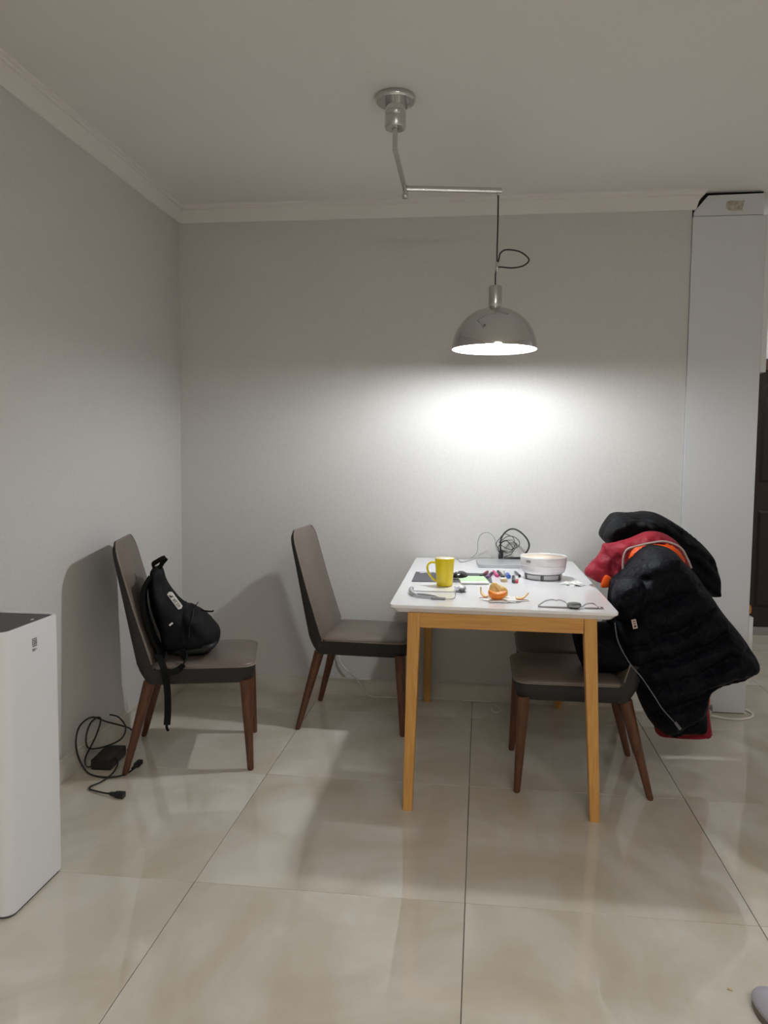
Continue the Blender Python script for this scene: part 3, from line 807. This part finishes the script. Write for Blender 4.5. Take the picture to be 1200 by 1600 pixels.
bk = tag(empty('black_jacket', (.78, 1.40, .68)), 'crumpled black jacket thrown on top of the coat pile beside the wall', 'jacket')
BKT = Matrix.Translation((-.78, -1.40, -.68))
blk = [(.548, .938), (.598, 1.022), (.676, 1.030), (.750, 1.037), (.812, 1.018), (.908, .958), (.992, .884), (1.034, .814), (1.052, .697), (1.018, .672), (.975, .70), (.90, .70), (.80, .74), (.70, .80), (.62, .86), (.575, .893)]
def fold(x, z, d, s):
    u = (z + .5 * (x - .6) ** 2 * 2.2) / .055
    return .036 * (abs(math.sin(math.pi * u + 2 * noise.noise(Vector((x * 5, z * 5, s))))) ** .6 - .6) + .045 * noise.fractal(Vector((x * 8, z * 8, s * 5.)), .8, 2., 3)
npart('jacket_body', inflate(blk, (0, 1.38, 0), (1, 0, 0), (0, 0, 1), (0, -1, 0), .17, .17, .06, .012, fold), MAT['black'], bk, BKT, smooth=True)
hood = [(.545, .936), (.566, .985), (.600, 1.018), (.66, 1.012), (.735, 1.00), (.775, .975), (.76, .955), (.70, .948), (.65, .925), (.60, .905), (.565, .905)]
npart('hood', inflate(hood, (0, 1.24, 0), (1, 0, 0), (0, 0, 1), (0, -1, 0), .06, .10, .035, .010, wr(16, .040, 8)), MAT['black'], bk, BKT, smooth=True)

# ================================================================ air purifier
pu = tag(empty('air_purifier', (-1.362, -.117, 0)), 'tall white air purifier with a dark grey top at the left edge', 'air purifier')
hx = .142
mk('body', loft([[(x, y, z) for x, y in rrect(-hx + i, hx - i, -hx + i, hx - i, .032, 8)] for i, z in ((.004, .006), (.0005, .010), (0, .03), (0, .782), (.0012, .7885), (.0045, .7905), (.0085, .7895), (.0095, .784))], True, False), MAT['purifier'], pu, autos=True)
mk('base', prism(rrect(-hx + .006, hx - .006, -hx + .006, hx - .006, .028, 8), 0, .0065), MAT['purifier_top'], pu)
tp = mk('top_grille', prism(rrect(-hx + .0092, hx - .0092, -hx + .0092, hx - .0092, .024, 8), .770, .786), MAT['purifier_top'], pu)
mk('indicator', prism(rrect(.100, .107, .050, .062, .0012, 3), .786, .7866), MAT['whiteprint'], tp)
for k, (y0, y1, z0, z1) in enumerate(((.008, .0325, .862 - .12, .865 - .12), (.008, .0325, .8565 - .12, .8605 - .12), (.008, .015, .8515 - .12, .8555 - .12), (.018, .0325, .8505 - .12, .8555 - .12), (.008, .0325, .846 - .12, .850 - .12), (.010, .0325, .8405 - .12, .8445 - .12),
                                          (.008, .0245, .832 - .12, .8355 - .12), (.010, .0245, .828 - .12, .831 - .12), (.029, .0315, .829 - .12, .834 - .12))):
    mk('printed_mark', box(hx - .0005, hx + .0004, y0 - .019, y1 - .019, z0 + .001, z1 + .001), MAT['mark'], pu)

# ================================================================ power adapter and cables on the floor, left
ad = tag(empty('power_adapter', (-1.478, .82, 0)), 'black power adapter brick with tangled cables on the floor by the left wall', 'power adapter')
ADT = Matrix.Translation((1.478, -.82, 0))
q = [(-1.507, .733), (-1.424, .738), (-1.437, .908), (-1.522, .900)]
bmq = loft([[(x, y, z) for x, y in q] for z in (.001, .043)])
npart('brick', bmq, MAT['cord'], ad, ADT, bevel=.006, seg=3)
npart('cable', tube([(-1.433, .905, .022), (-1.425, .94, .03), (-1.44, 1.0, .05), (-1.47, 1.02, .07), (-1.50, 1.0, .09), (-1.535, .93, .13), (-1.545, .85, .175), (-1.545, .78, .190), (-1.545, .715, .175), (-1.543, .69, .12), (-1.54, .71, .05), (-1.50, .695, .008), (-1.44, .668, .005), (-1.385, .672, .005), (-1.350, .70, .005), (-1.335, .742, .008)], .0036, 8, 10), MAT['cord'], ad, ADT, smooth=True)
npart('cable', tube([(-1.49, .74, .02), (-1.515, .72, .02), (-1.53, .74, .05), (-1.53, .82, .10), (-1.53, .87, .155), (-1.535, .85, .175), (-1.54, .80, .165), (-1.54, .765, .12), (-1.53, .77, .075), (-1.50, .85, .055), (-1.47, .93, .06), (-1.465, .96, .10), (-1.49, .95, .145), (-1.515, .92, .165)], .0034, 8, 10), MAT['cord'], ad, ADT, smooth=True)
npart('cable', tube([(-1.432, .80, .03), (-1.405, .76, .02), (-1.398, .70, .008), (-1.405, .63, .005), (-1.425, .58, .005), (-1.418, .555, .005), (-1.385, .540, .006), (-1.345, .525, .008), (-1.315, .518, .010)], .0034, 8, 10), MAT['cord'], ad, ADT, smooth=True)
npart('plug', loft([[(-1.318 + s, .517 + y - s * .12, .011 + z) for y, z in rrect(-w_, w_, -min(w_, .010), min(w_, .010), .003, 2)] for s, w_ in ((0, .006), (.022, .008), (.023, .011), (.032, .011), (.033, .014), (.058, .014))]), MAT['cord'], ad, ADT, autos=True)
npart('plug', loft([[(-1.335 + s * .25, .742 + s, .012 + y + s * .35) if False else (-1.335 + y + s * .3, .742 + s, .012 + z + s * .3) for y, z in rrect(-w_, w_, -min(w_, .009), min(w_, .009), .003, 2)] for s, w_ in ((0, .005), (.02, .007), (.021, .011), (.045, .011))]), MAT['cord'], ad, ADT, autos=True)

# other floor cables
tag(mk('wall_cable', tube([(-.72, 1.862, .27), (-.700, 1.8605, .195), (-.684, 1.8605, .160), (-.65, 1.8605, .126), (-.598, 1.8590, .077), (-.565, 1.855, .03), (-.53, 1.85, .004), (-.459, 1.845, .004), (-.385, 1.848, .004), (-.25, 1.853, .004)], .003, 8, 8), MAT['cord_white'], smooth=True), 'thin white cable running down the back wall behind the empty chair', 'cable')
tag(mk('floor_cable', tube([(-.05, 1.855, .004), (.06, 1.854, .004), (.092, 1.845, .004), (.13, 1.765, .004), (.141, 1.71, .004), (.122, 1.687, .004), (.100, 1.715, .004), (.098, 1.752, .006)], .0032, 8, 8), MAT['cord_white'], smooth=True), 'short curled white cable end on the floor under the table by the wall', 'cable')
e_ = tag(empty('cabinet_cable', (1.2, 1.77, 0)), 'white cable looped on the floor round the foot of the tall cabinet', 'cable')
E_T = Matrix.Translation((-1.2, -1.77, 0))
npart('cord', tube([(1.165, 1.782, .012), (1.206, 1.772, .006), (1.276, 1.755, .0055), (1.345, 1.785, .0055), (1.380, 1.83, .0055), (1.383, 1.88, .0055), (1.37, 1.915, .0055), (1.35, 1.93, .0055)], .0055, 10, 8), MAT['cord_white'], e_, E_T, smooth=True)
npart('plug', box(1.150, 1.170, 1.775, 1.80, .001, .035), MAT['silver'], e_, E_T, bevel=.004)
npart('plug', box(1.152, 1.180, 1.802, 1.825, .001, .052), MAT['mark'], e_, E_T, bevel=.004)

# ================================================================ things on the table
# yellow mug
mg = tag(empty('mug', (-.116, 1.0, ZT)), 'tall yellow mug with coffee on the left of the table', 'mug')
mk('cup', lathe([(.001, .0005), (.030, .0005), (.0325, .003), (.0335, .012), (.0375, .08), (.0400, .1110), (.0397, .113), (.0385, .1115), (.037, .10), (.0355, .085), (.001, .0849)], 40), MAT['yellow'], mg, smooth=True)
mk('glaze_inside', lathe([(.0385, .1125), (.0372, .1005), (.0358, .0862), (.0356, .0862), (.0368, .1005), (.0379, .1122)], 40), MAT['mug_in'], mg, smooth=True)
mk('coffee', lathe([(.001, .0852), (.0358, .0852), (.0357, .0862), (.001, .0862)], 32), MAT['coffee'], mg)
mk('handle', tube([(-.036, 0, .092), (-.052, 0, .094), (-.066, 0, .086), (-.070, 0, .068), (-.062, 0, .045), (-.048, 0, .028), (-.034, 0, .018)], .0052, 10, 8, flat=(.006, .0045)), MAT['yellow'], mg, smooth=True)

# mouse pad, mouse, notepad
mp = tag(empty('mouse_pad', (-.09, 1.22, ZT)), 'dark grey mouse pad lying under the mouse and mug on the table', 'mouse pad')
q = [(-.166, -.150), (.168, -.118), (.163, .125), (-.170, .118)]
mk('pad', loft([[(x, y, z) for x, y in q] for z in (.0005, .0032)]), MAT['pad'], mp, bevel=.0008, seg=1)
for a, b, c_ in ((-.150, -.118, .095), (-.112, -.095, .095), (-.090, -.07, .098), (-.150, -.13, .083)):
    mk('pad_print', box(a, b, c_, c_ + .012, .0033, .0036), MAT['padprint'], mp)
ms = tag(empty('computer_mouse', (-.058, 1.185, ZT + .0032), math.radians(65)), 'black and silver computer mouse beside the yellow mug', 'mouse')
rg = []
for k in range(9):
    a = k / 8 * math.pi / 2; s = math.cos(a) if k < 8 else .02; z = .001 + .030 * math.sin(a) ** .8
    rg.append([(.050 * s * math.cos(u) * (1 - .0 * k), .030 * s * math.sin(u) * (1 - .12 * math.cos(u)), z) for u in [2 * math.pi * i / 28 for i in range(28)]])
mk('shell', loft(rg), MAT['black_plastic'], ms, smooth=True)
mk('side_band', loft([[(.0507 * math.cos(u), .0307 * math.sin(u) * (1 - .12 * math.cos(u)), z) for u in [2 * math.pi * i / 28 for i in range(28)]] for z in (.002, .007)]), MAT['silver'], ms, autos=True)
mk('wheel', lathe([(.001, -.004), (.007, -.004), (.008, 0), (.007, .004), (.001, .004)], 16), MAT['silver'], ms, smooth=True).location = (-.028, 0, .026)
ms.children[-1].rotation_euler = (math.pi / 2, 0, 0)
nt_ = tag(empty('notepad', (-.003, 1.13, ZT + .0034), math.radians(8)), 'pale green and white notepad lying on the mouse pad', 'notepad')
mk('pages', box(-.058, .058, -.085, .085, 0, .005), MAT['paper'], nt_)
cv = mk('cover', box(-.058, .058, -.050, .085, .0051, .006), MAT['note_green'], nt_)
for x0 in (.015, .034):
    mk('cover_print', tube([(x0 + .008 * math.cos(a), -.022 + .018 * math.sin(a), .0062) for a in [k * .62 for k in range(10)]], .0011, 5, 0), MAT['cord_white'], nt_)

# laptop
lp = tag(empty('laptop', (.165, 1.66, ZT), math.radians(3.5)), 'closed silver laptop at the back of the table by the wall', 'laptop')
mk('base', prism(rrect(-.152, .152, -.108, .108, .012, 5), .0015, .0085), MAT['alu'], lp, bevel=.0012, seg=2)
mk('gap', prism(rrect(-.150, .150, -.106, .106, .012, 5), .0085, .0100), MAT['alu_dark'], lp)
mk('lid', prism(rrect(-.152, .152, -.108, .108, .012, 5), .0100, .0155), MAT['alu'], lp, bevel=.0012, seg=2)
for k, (a, b) in enumerate(((-.026, -.018), (-.014, -.006), (-.002, .006), (.010, .018))):
    mk('lid_letter', box(a, b, -.006, .006, .0155, .0158), MAT['alu_light'], lp)
for x in (-.12, .12):
    for y in (-.085, .085):
        mk('foot', lathe([(.008, 0), (.008, .0016)], 12, (x, y, 0)), MAT['alu_dark'], lp)

# round white pot on a ring with grey feet
po = tag(empty('electric_pot', (.298, 1.27, ZT)), 'round white pot with cream inside standing on three grey feet', 'pot')
mk('shell', lathe([(.001, .020), (.060, .020), (.078, .023), (.090, .032), (.0955, .048), (.0985, .080), (.0995, .0955), (.0985, .0985), (.0965, .0985), (.0945, .095), (.091, .055), (.08, .04), (.001, .036)], 64), MAT['porcelain'], po, smooth=True)
mk('inner_pan', lathe([(.0945, .0965), (.0935, .094), (.0895, .055), (.078, .042), (.001, .0405), (.001, .0415), (.077, .043), (.0885, .056), (.0925, .094), (.0935, .0968)], 64), MAT['cream'], po, smooth=True)
mk('seam', lathe([(.0966, .0595), (.0976, .0600), (.0976, .0606), (.0968, .0611)], 64), MAT['porcelain'], po, smooth=True)
mk('base_ring', lathe([(.070, .004), (.077, .002), (.079, .004), (.0805, .0205), (.070, .0205)], 64), MAT['clear'], po, autos=True)
for a in (-158, -97, -36, 30, 90, 150):
    a = math.radians(a)
    p = mk('foot', loft([[(x, y, z) for x, y in rrect(-.004, .005, -.007, .007, .002, 2)] for z in (0, .021)]), MAT['foot'], po, autos=True)
    p.location = (.0772 * math.cos(a), .0772 * math.sin(a), 0); p.rotation_euler = (0, 0, a)
la = math.radians(-134)
lb = mk('label', loft([[(.0990 * math.cos(la + s) * k, .0990 * math.sin(la + s) * k, z) for k, z in ((.985, .076), (1.012, .076), (1.012, .085), (.985, .085))] for s in [-.10 + .2 * i / 6 for i in range(7)]]), MAT['blackprint'], po)
for i in range(5):
    s = la - .07 + .033 * i
    mk('label_letter', loft([[(.1004 * math.cos(s + e) * k, .1004 * math.sin(s + e) * k, z) for k, z in ((.995, .0785), (1.002, .0785), (1.002, .0825), (.995, .0825))] for e in (0, .02)]), MAT['whiteprint'], lb)

# pens and markers
pens = [((.030, 1.22), (.061, 1.368), .0075, 'pen_black', 'pen_red', 'dark red and black marker pen nearest the mouse pad corner'),
        ((.057, 1.207), (.080, 1.342), .0070, 'pen_lilac', 'pen_black', 'black and lilac marker pen beside the dark red one'),
        ((.103, 1.252), (.087, 1.382), .0075, 'pen_pink', 'pen_pink', 'pink marker pen in front of the laptop'),
        ((.127, 1.229), (.107, 1.396), .0070, 'pen_green', 'pen_black', 'dark green marker pen between the pink and blue ones'),
        ((.150, 1.225), (.138, 1.392), .0095, 'pen_blue', 'pen_white', 'thick blue marker pen in front of the laptop'),
        ((.165, 1.106), (.170, 1.250), .0075, 'pen_grey', 'pen_black', 'grey and black marker pen pointing at the viewer'),
        ((.178, 1.109), (.187, 1.250), .0060, 'pen_bright', 'pen_white', 'bright red pen pointing at the viewer beside the pot'),
        ((.198, 1.270), (.184, 1.390), .0065, 'pen_black', 'pen_grey', 'short black pen half hidden behind the pot')]
for (a, b, r_, c1, c2, lab) in pens:
    va, vb = Vector((*a, 0)), Vector((*b, 0)); L = (vb - va).length; dv = (vb - va).normalized(); ang = math.atan2(dv.y, dv.x)
    pe = tag(empty('marker_pen', (a[0], a[1], ZT + r_), ang), lab, 'pen', 'marker pens on the table')
    def px(prof, m_, nm):
        o_ = mk(nm, loft([[(x, rr * math.cos(2 * math.pi * i / 14), rr * math.sin(2 * math.pi * i / 14)) for i in range(14)] for x, rr in prof]), m_, pe, autos=True)
    px([(0, r_ * .7), (.002, r_), (L * .36, r_), (L * .37, r_ * .96)], MAT[c1], 'cap')
    px([(L * .37, r_ * .93), (L * .94, r_ * .93), (L * .95, r_ * .8), (L, r_ * .75)], MAT[c2], 'barrel')
er = tag(empty('eraser', (.126, 1.150, ZT), .1), 'small beige block eraser in front of the marker pens', 'eraser')
mk('block', box(-.013, .013, -.022, .022, 0, .013), MAT['beige'], er, bevel=.002)
mk('sleeve', box(-.0136, .0136, -.004, .0225, -.0002, .0136), MAT['pen_white'], er, bevel=.001, seg=1)

# earphones with remote
ep = tag(empty('earphones', (-.15, .76, ZT)), 'white wired earphones with a grey inline remote at the left front of the table', 'earphones')
EPT = Matrix.Translation((.15, -.76, -ZT))
npart('cable', tube([(-.070, .842, ZT + .0025), (-.12, .838, ZT + .0025), (-.18, .836, ZT + .0025), (-.228, .834, ZT + .0035)], .0016, 6, 6), MAT['cord_grey'], ep, EPT, smooth=True)
npart('cable', tube([(-.098, .680, ZT + .004), (-.078, .688, ZT + .003), (-.066, .72, ZT + .0025), (-.064, .80, ZT + .0025), (-.068, .842, ZT + .003)], .0016, 6, 6), MAT['cord_grey'], ep, EPT, smooth=True)
npart('remote', tube([(-.150, .684, ZT + .0055), (-.125, .680, ZT + .0055), (-.098, .680, ZT + .005)], .005, 10, 6), MAT['cord_grey'], ep, EPT, smooth=True)
npart('plug', tube([(-.205, .715, ZT + .006), (-.18, .702, ZT + .006), (-.150, .690, ZT + .0055)], .0042, 10, 6), MAT['silver'], ep, EPT, smooth=True)
npart('earbud', tube([(-.235, .835, ZT + .012), (-.236, .80, ZT + .012), (-.225, .75, ZT + .009), (-.205, .718, ZT + .007)], lambda t_: .009 - .004 * t_, 10, 6), MAT['silver'], ep, EPT, smooth=True)
npart('earbud', tube([(-.205, .735, ZT + .006), (-.17, .722, ZT + .008), (-.14, .715, ZT + .006), (-.125, .705, ZT + .004)], lambda t_: .007 - .004 * t_, 10, 6), MAT['cord_grey'], ep, EPT, smooth=True)

def crumple(rx, ry, rz, seed, amp=.5, n=2):
    bm = bmesh.new(); bmesh.ops.create_icosphere(bm, subdivisions=n + 1, radius=1)
    for v_ in bm.verts:
        k = 1 + amp * noise.fractal(Vector((v_.co.x * 2.2 + seed, v_.co.y * 2.2, v_.co.z * 2.2)), .6, 2.2, 3)
        v_.co = Vector((v_.co.x * rx * k, v_.co.y * ry * k, max(v_.co.z, -.92) * rz * k + rz * .95))
        v_.co.z = max(v_.co.z, .0003)
    g = G(); bm.verts.index_update()
    g.add([v_.co[:] for v_ in bm.verts], [[v_.index for v_ in f.verts] for f in bm.faces]); bm.free()
    return g
o = tag(mk('foil_wrapper', crumple(.020, .030, .010, 1, .8), MAT['foil']), 'small crumpled silver wrapper in front of the yellow mug', 'wrapper'); o.location = (-.046, .875, ZT)
o = tag(mk('tissue', crumple(.034, .040, .004, 6, .9, 3), MAT['paper']), 'scrap of white tissue to the right of the pot', 'tissue'); o.location = (.412, 1.125, ZT)
o = tag(mk('paper_napkin', crumple(.066, .055, .0035, 12, .7, 3), MAT['paper']), 'white crumpled paper napkin under the orange', 'napkin'); o.location = (.115, .715, ZT)

# the peeled orange
def wedge(r, a0, a1, sq=1.0):
    """half-moon piece of orange: sphere sector between two angles."""
    n = 14; mth = 12; rings = []
    for k in range(mth + 1):
        ph = math.pi * k / mth
        rings.append([(r * math.sin(ph) * math.cos(a), r * math.cos(ph) * sq, r * math.sin(ph) * math.sin(a)) for a in [a0 + (a1 - a0) * i / n for i in range(n + 1)]] + [(0, r * math.cos(ph) * sq, 0)])
    return loft(rings)
so = tag(empty('orange_half', (.090, .690, ZT + .004), math.radians(6)), 'orange wedge with its peel on, lying on the napkin at the table front', 'orange')
wd = [(-.033, .036), (-.0335, .022), (-.026, .008), (-.012, .002), (.004, .001), (.020, .006), (.031, .018), (.034, .032), (.020, .030), (0, .0265), (-.018, .029)]
mk('peel', inflate(wd, (0, 0, .001), (1, 0, 0), (0, -.15, .99), (0, -1, 0), .016, .006, .014, .005, fr(40, .001)), MAT['peel'], so, smooth=True)
mk('flesh', inflate([(x * .93, z * .93 + .003) for x, z in wd], (0, .012, .001), (1, 0, 0), (0, -.15, .99), (0, -1, 0), .012, .010, .012, .005, fr(40, .0015)), MAT['flesh'], so, smooth=True)
so2 = tag(empty('orange_segment', (.092, .735, ZT + .004)), 'pale peeled orange segments leaning behind the orange wedge', 'orange')
sg = [(-.030, .004), (-.032, .030), (-.026, .050), (-.012, .058), (0, .052), (.010, .046), (.024, .042), (.036, .030), (.036, .010), (.020, .002), (0, .001)]
mk('segment', inflate(sg, (0, 0, 0), (1, 0, 0), (0, .25, .97), (0, -1, 0), .014, .012, .016, .005, fr(34, .003)), MAT['segment'], so2, smooth=True)
mk('pith', tube([(-.012, -.0125, .052), (.002, -.0145, .036), (.012, -.0145, .022), (.022, -.013, .010)], .0022, 6, 6), MAT['peel_in'], so2, smooth=True)
def peelstrip(name, pts, wdt, label):
    e2 = tag(empty(name, pts[0]), label, 'orange peel', 'orange peel strips')
    inv = Matrix.Translation(-Vector(pts[0]))
    npart('skin', ribbon(pts, wdt, .002, (.2, 1, .2)), MAT['peel'], e2, inv, autos=True)
    npart('pith', ribbon([(p[0], p[1], p[2] + .0021) for p in pts], wdt * .93, .0018, (.2, 1, .2)), MAT['peel_in'], e2, inv, autos=True)
peelstrip('peel_strip', [(.030, .760, ZT + .036), (.032, .752, ZT + .020), (.042, .742, ZT + .009), (.056, .735, ZT + .0075)], .016, 'curled strip of orange peel left of the orange piece')
peelstrip('peel_strip', [(.158, .712, ZT + .0085), (.176, .716, ZT + .008), (.190, .722, ZT + .014), (.203, .728, ZT + .026)], .016, 'curled strip of orange peel right of the orange piece')

# wrist watch
wt = tag(empty('wrist_watch', (.352, .607, ZT)), 'steel wrist watch with open strap at the right front of the table', 'watch')
WTT = Matrix.Translation((-.352, -.607, -ZT))
cs = npart('watch_case', lathe([(.001, .004), (.022, .004), (.0255, .007), (.0255, .0135), (.0215, .0175), (.001, .0175)], 36, (.353, .605, ZT)), MAT['steel'], wt, WTT, autos=True)
npart('dial', lathe([(.001, .0176), (.0195, .0176), (.0195, .0182), (.001, .0182)], 32, (.353, .605, ZT)), MAT['dial'], wt, WTT)
npart('crown', lathe([(.003, 0), (.003, .006)], 12, (.353, .5785, ZT + .007)), MAT['steel'], wt, WTT)
npart('case_back', lathe([(.016, .0005), (.018, .0042)], 24, (.353, .605, ZT)), MAT['dial'], wt, WTT)
npart('strap', ribbon([(.333, .607, ZT + .010), (.322, .608, ZT + .020), (.305, .609, ZT + .026), (.292, .610, ZT + .0245), (.278, .610, ZT + .0265), (.255, .610, ZT + .021), (.238, .610, ZT + .009), (.231, .610, ZT + .0022), (.245, .609, ZT + .0014), (.30, .608, ZT + .0014), (.335, .607, ZT + .002)], .018, .0018, (0, 1, 0)), MAT['steel'], wt, WTT, autos=True)
npart('strap', ribbon([(.373, .606, ZT + .008), (.382, .606, ZT + .006), (.394, .607, ZT + .015), (.410, .608, ZT + .018), (.424, .608, ZT + .015), (.436, .609, ZT + .005), (.447, .610, ZT + .0018), (.43, .609, ZT + .0014), (.39, .607, ZT + .0014)], .018, .0018, (0, 1, 0)), MAT['steel'], wt, WTT, autos=True)
npart('buckle', box(.438, .453, .599, .621, ZT + .0005, ZT + .005), MAT['steel'], wt, WTT, bevel=.001, seg=1)

# laptop charger and cables at the back of the table
ch = tag(empty('cable_coil', (.16, 1.80, ZT)), 'tangled black charger cable standing coiled behind the laptop', 'cable')
CHT = Matrix.Translation((-.16, -1.80, -ZT))
YC = 1.805
npart('thick_cable', tube([(.129, YC - .01, .790), (.127, YC, .845), (.142, YC + .01, .880), (.168, YC + .015, .902), (.197, YC + .01, .906), (.228, YC, .890), (.255, YC - .01, .862), (.268, YC - .015, .832), (.262, YC - .02, .806), (.245, YC - .02, .782), (.22, YC - .02, .762), (.19, YC - .02, .758)], .0042, 8, 8), MAT['cord'], ch, CHT, smooth=True)
npart('plug', box(.117, .141, YC - .022, YC + .004, ZT + .001, .800), MAT['cord'], ch, CHT, bevel=.005)
npart('plug', loft([[(x, YC - .03 + y, .757 + (x - .15) * .12 + z) for y, z in rrect(-w_, w_, -w_, w_, .003, 2)] for x, w_ in ((.142, .006), (.15, .010), (.185, .010), (.19, .007), (.225, .006))]), MAT['cord'], ch, CHT, autos=True)
random.seed(3)
for k in range(4):
    cx, cz, rx, rz = ((.155, .838, .045, .045), (.165, .822, .04, .035), (.150, .806, .035, .04), (.172, .835, .05, .03))[k]
    pts = []
    for i in range(11):
        a = 2 * math.pi * i / 10 * 1.0 + k
        pts.append((cx + rx * math.cos(a) * random.uniform(.85, 1.1), YC - .025 + .012 * k + .02 * math.sin(a * 1.5 + k), max(cz + rz * math.sin(a) * random.uniform(.85, 1.1), .752)))
    npart('thin_cable', tube(pts, .0019, 6, 6), MAT['cord'], ch, CHT, smooth=True)
tag(mk('grey_cable', tube([(-.110, 1.80, ZT + .003), (-.07, 1.83, ZT + .003), (-.03, 1.82, ZT + .004), (0, 1.81, ZT + .025), (.013, 1.80, .795), (.015, 1.80, .845), (.028, 1.80, .876), (.058, 1.80, .888), (.085, 1.80, .875), (.100, 1.795, .848), (.104, 1.79, .82), (.115, 1.785, .795), (.135, 1.785, .765), (.16, 1.787, .752)], .0018, 6, 8), MAT['cord_grey'], smooth=True), 'thin grey cable rising in a loop left of the black coil', 'cable')
tag(mk('grey_cable', tube([(-.12, 1.835, ZT + .003), (-.085, 1.80, ZT + .003), (-.075, 1.73, ZT + .003), (-.06, 1.70, ZT + .003), (-.04, 1.74, ZT + .003), (-.02, 1.785, ZT + .004), (.02, 1.80, ZT + .012), (.06, 1.81, ZT + .016), (.10, 1.81, ZT + .008), (.13, 1.815, ZT + .003)], .0018, 6, 8), MAT['cord_grey'], smooth=True), 'thin grey cable lying flat on the table behind the yellow mug', 'cable')

# ================================================================ slipper at the lower right corner, crumb
sl = tag(empty('slipper', (.735, -.43, 0), math.radians(112)), 'lilac grey house slipper on the floor at the lower right corner', 'slipper')
def foot(k, w_=1.0): return [(x * .13 * k, (.046 + .006 * math.cos(u)) * math.sin(u) * w_ * k) for u in [2 * math.pi * i / 32 for i in range(32)] for x in [math.cos(u)]]
mk('sole', loft([[(x, y, z) for x, y in foot(s)] for s, z in ((.96, .001), (1.0, .006), (1.0, .020), (.97, .024))]), MAT['sole'], sl, autos=True)
rg = []
for k in range(8):
    a = k / 7 * math.pi / 2; s = max(math.cos(a), .03)
    rg.append([(.02 + .112 * (s * math.cos(u)) if math.cos(u) > 0 else .02 + .05 * s * math.cos(u), .048 * s * math.sin(u), .022 + .045 * math.sin(a)) for u in [2 * math.pi * i / 32 for i in range(32)]])
mk('upper', loft(rg), MAT['slipper'], sl, smooth=True)
o = tag(mk('crumb', crumple(.006, .004, .002, 3, .5, 1), MAT['beige']), 'tiny tan crumb on the floor near the slipper', 'crumb'); o.location = (.637, -.28, 0)
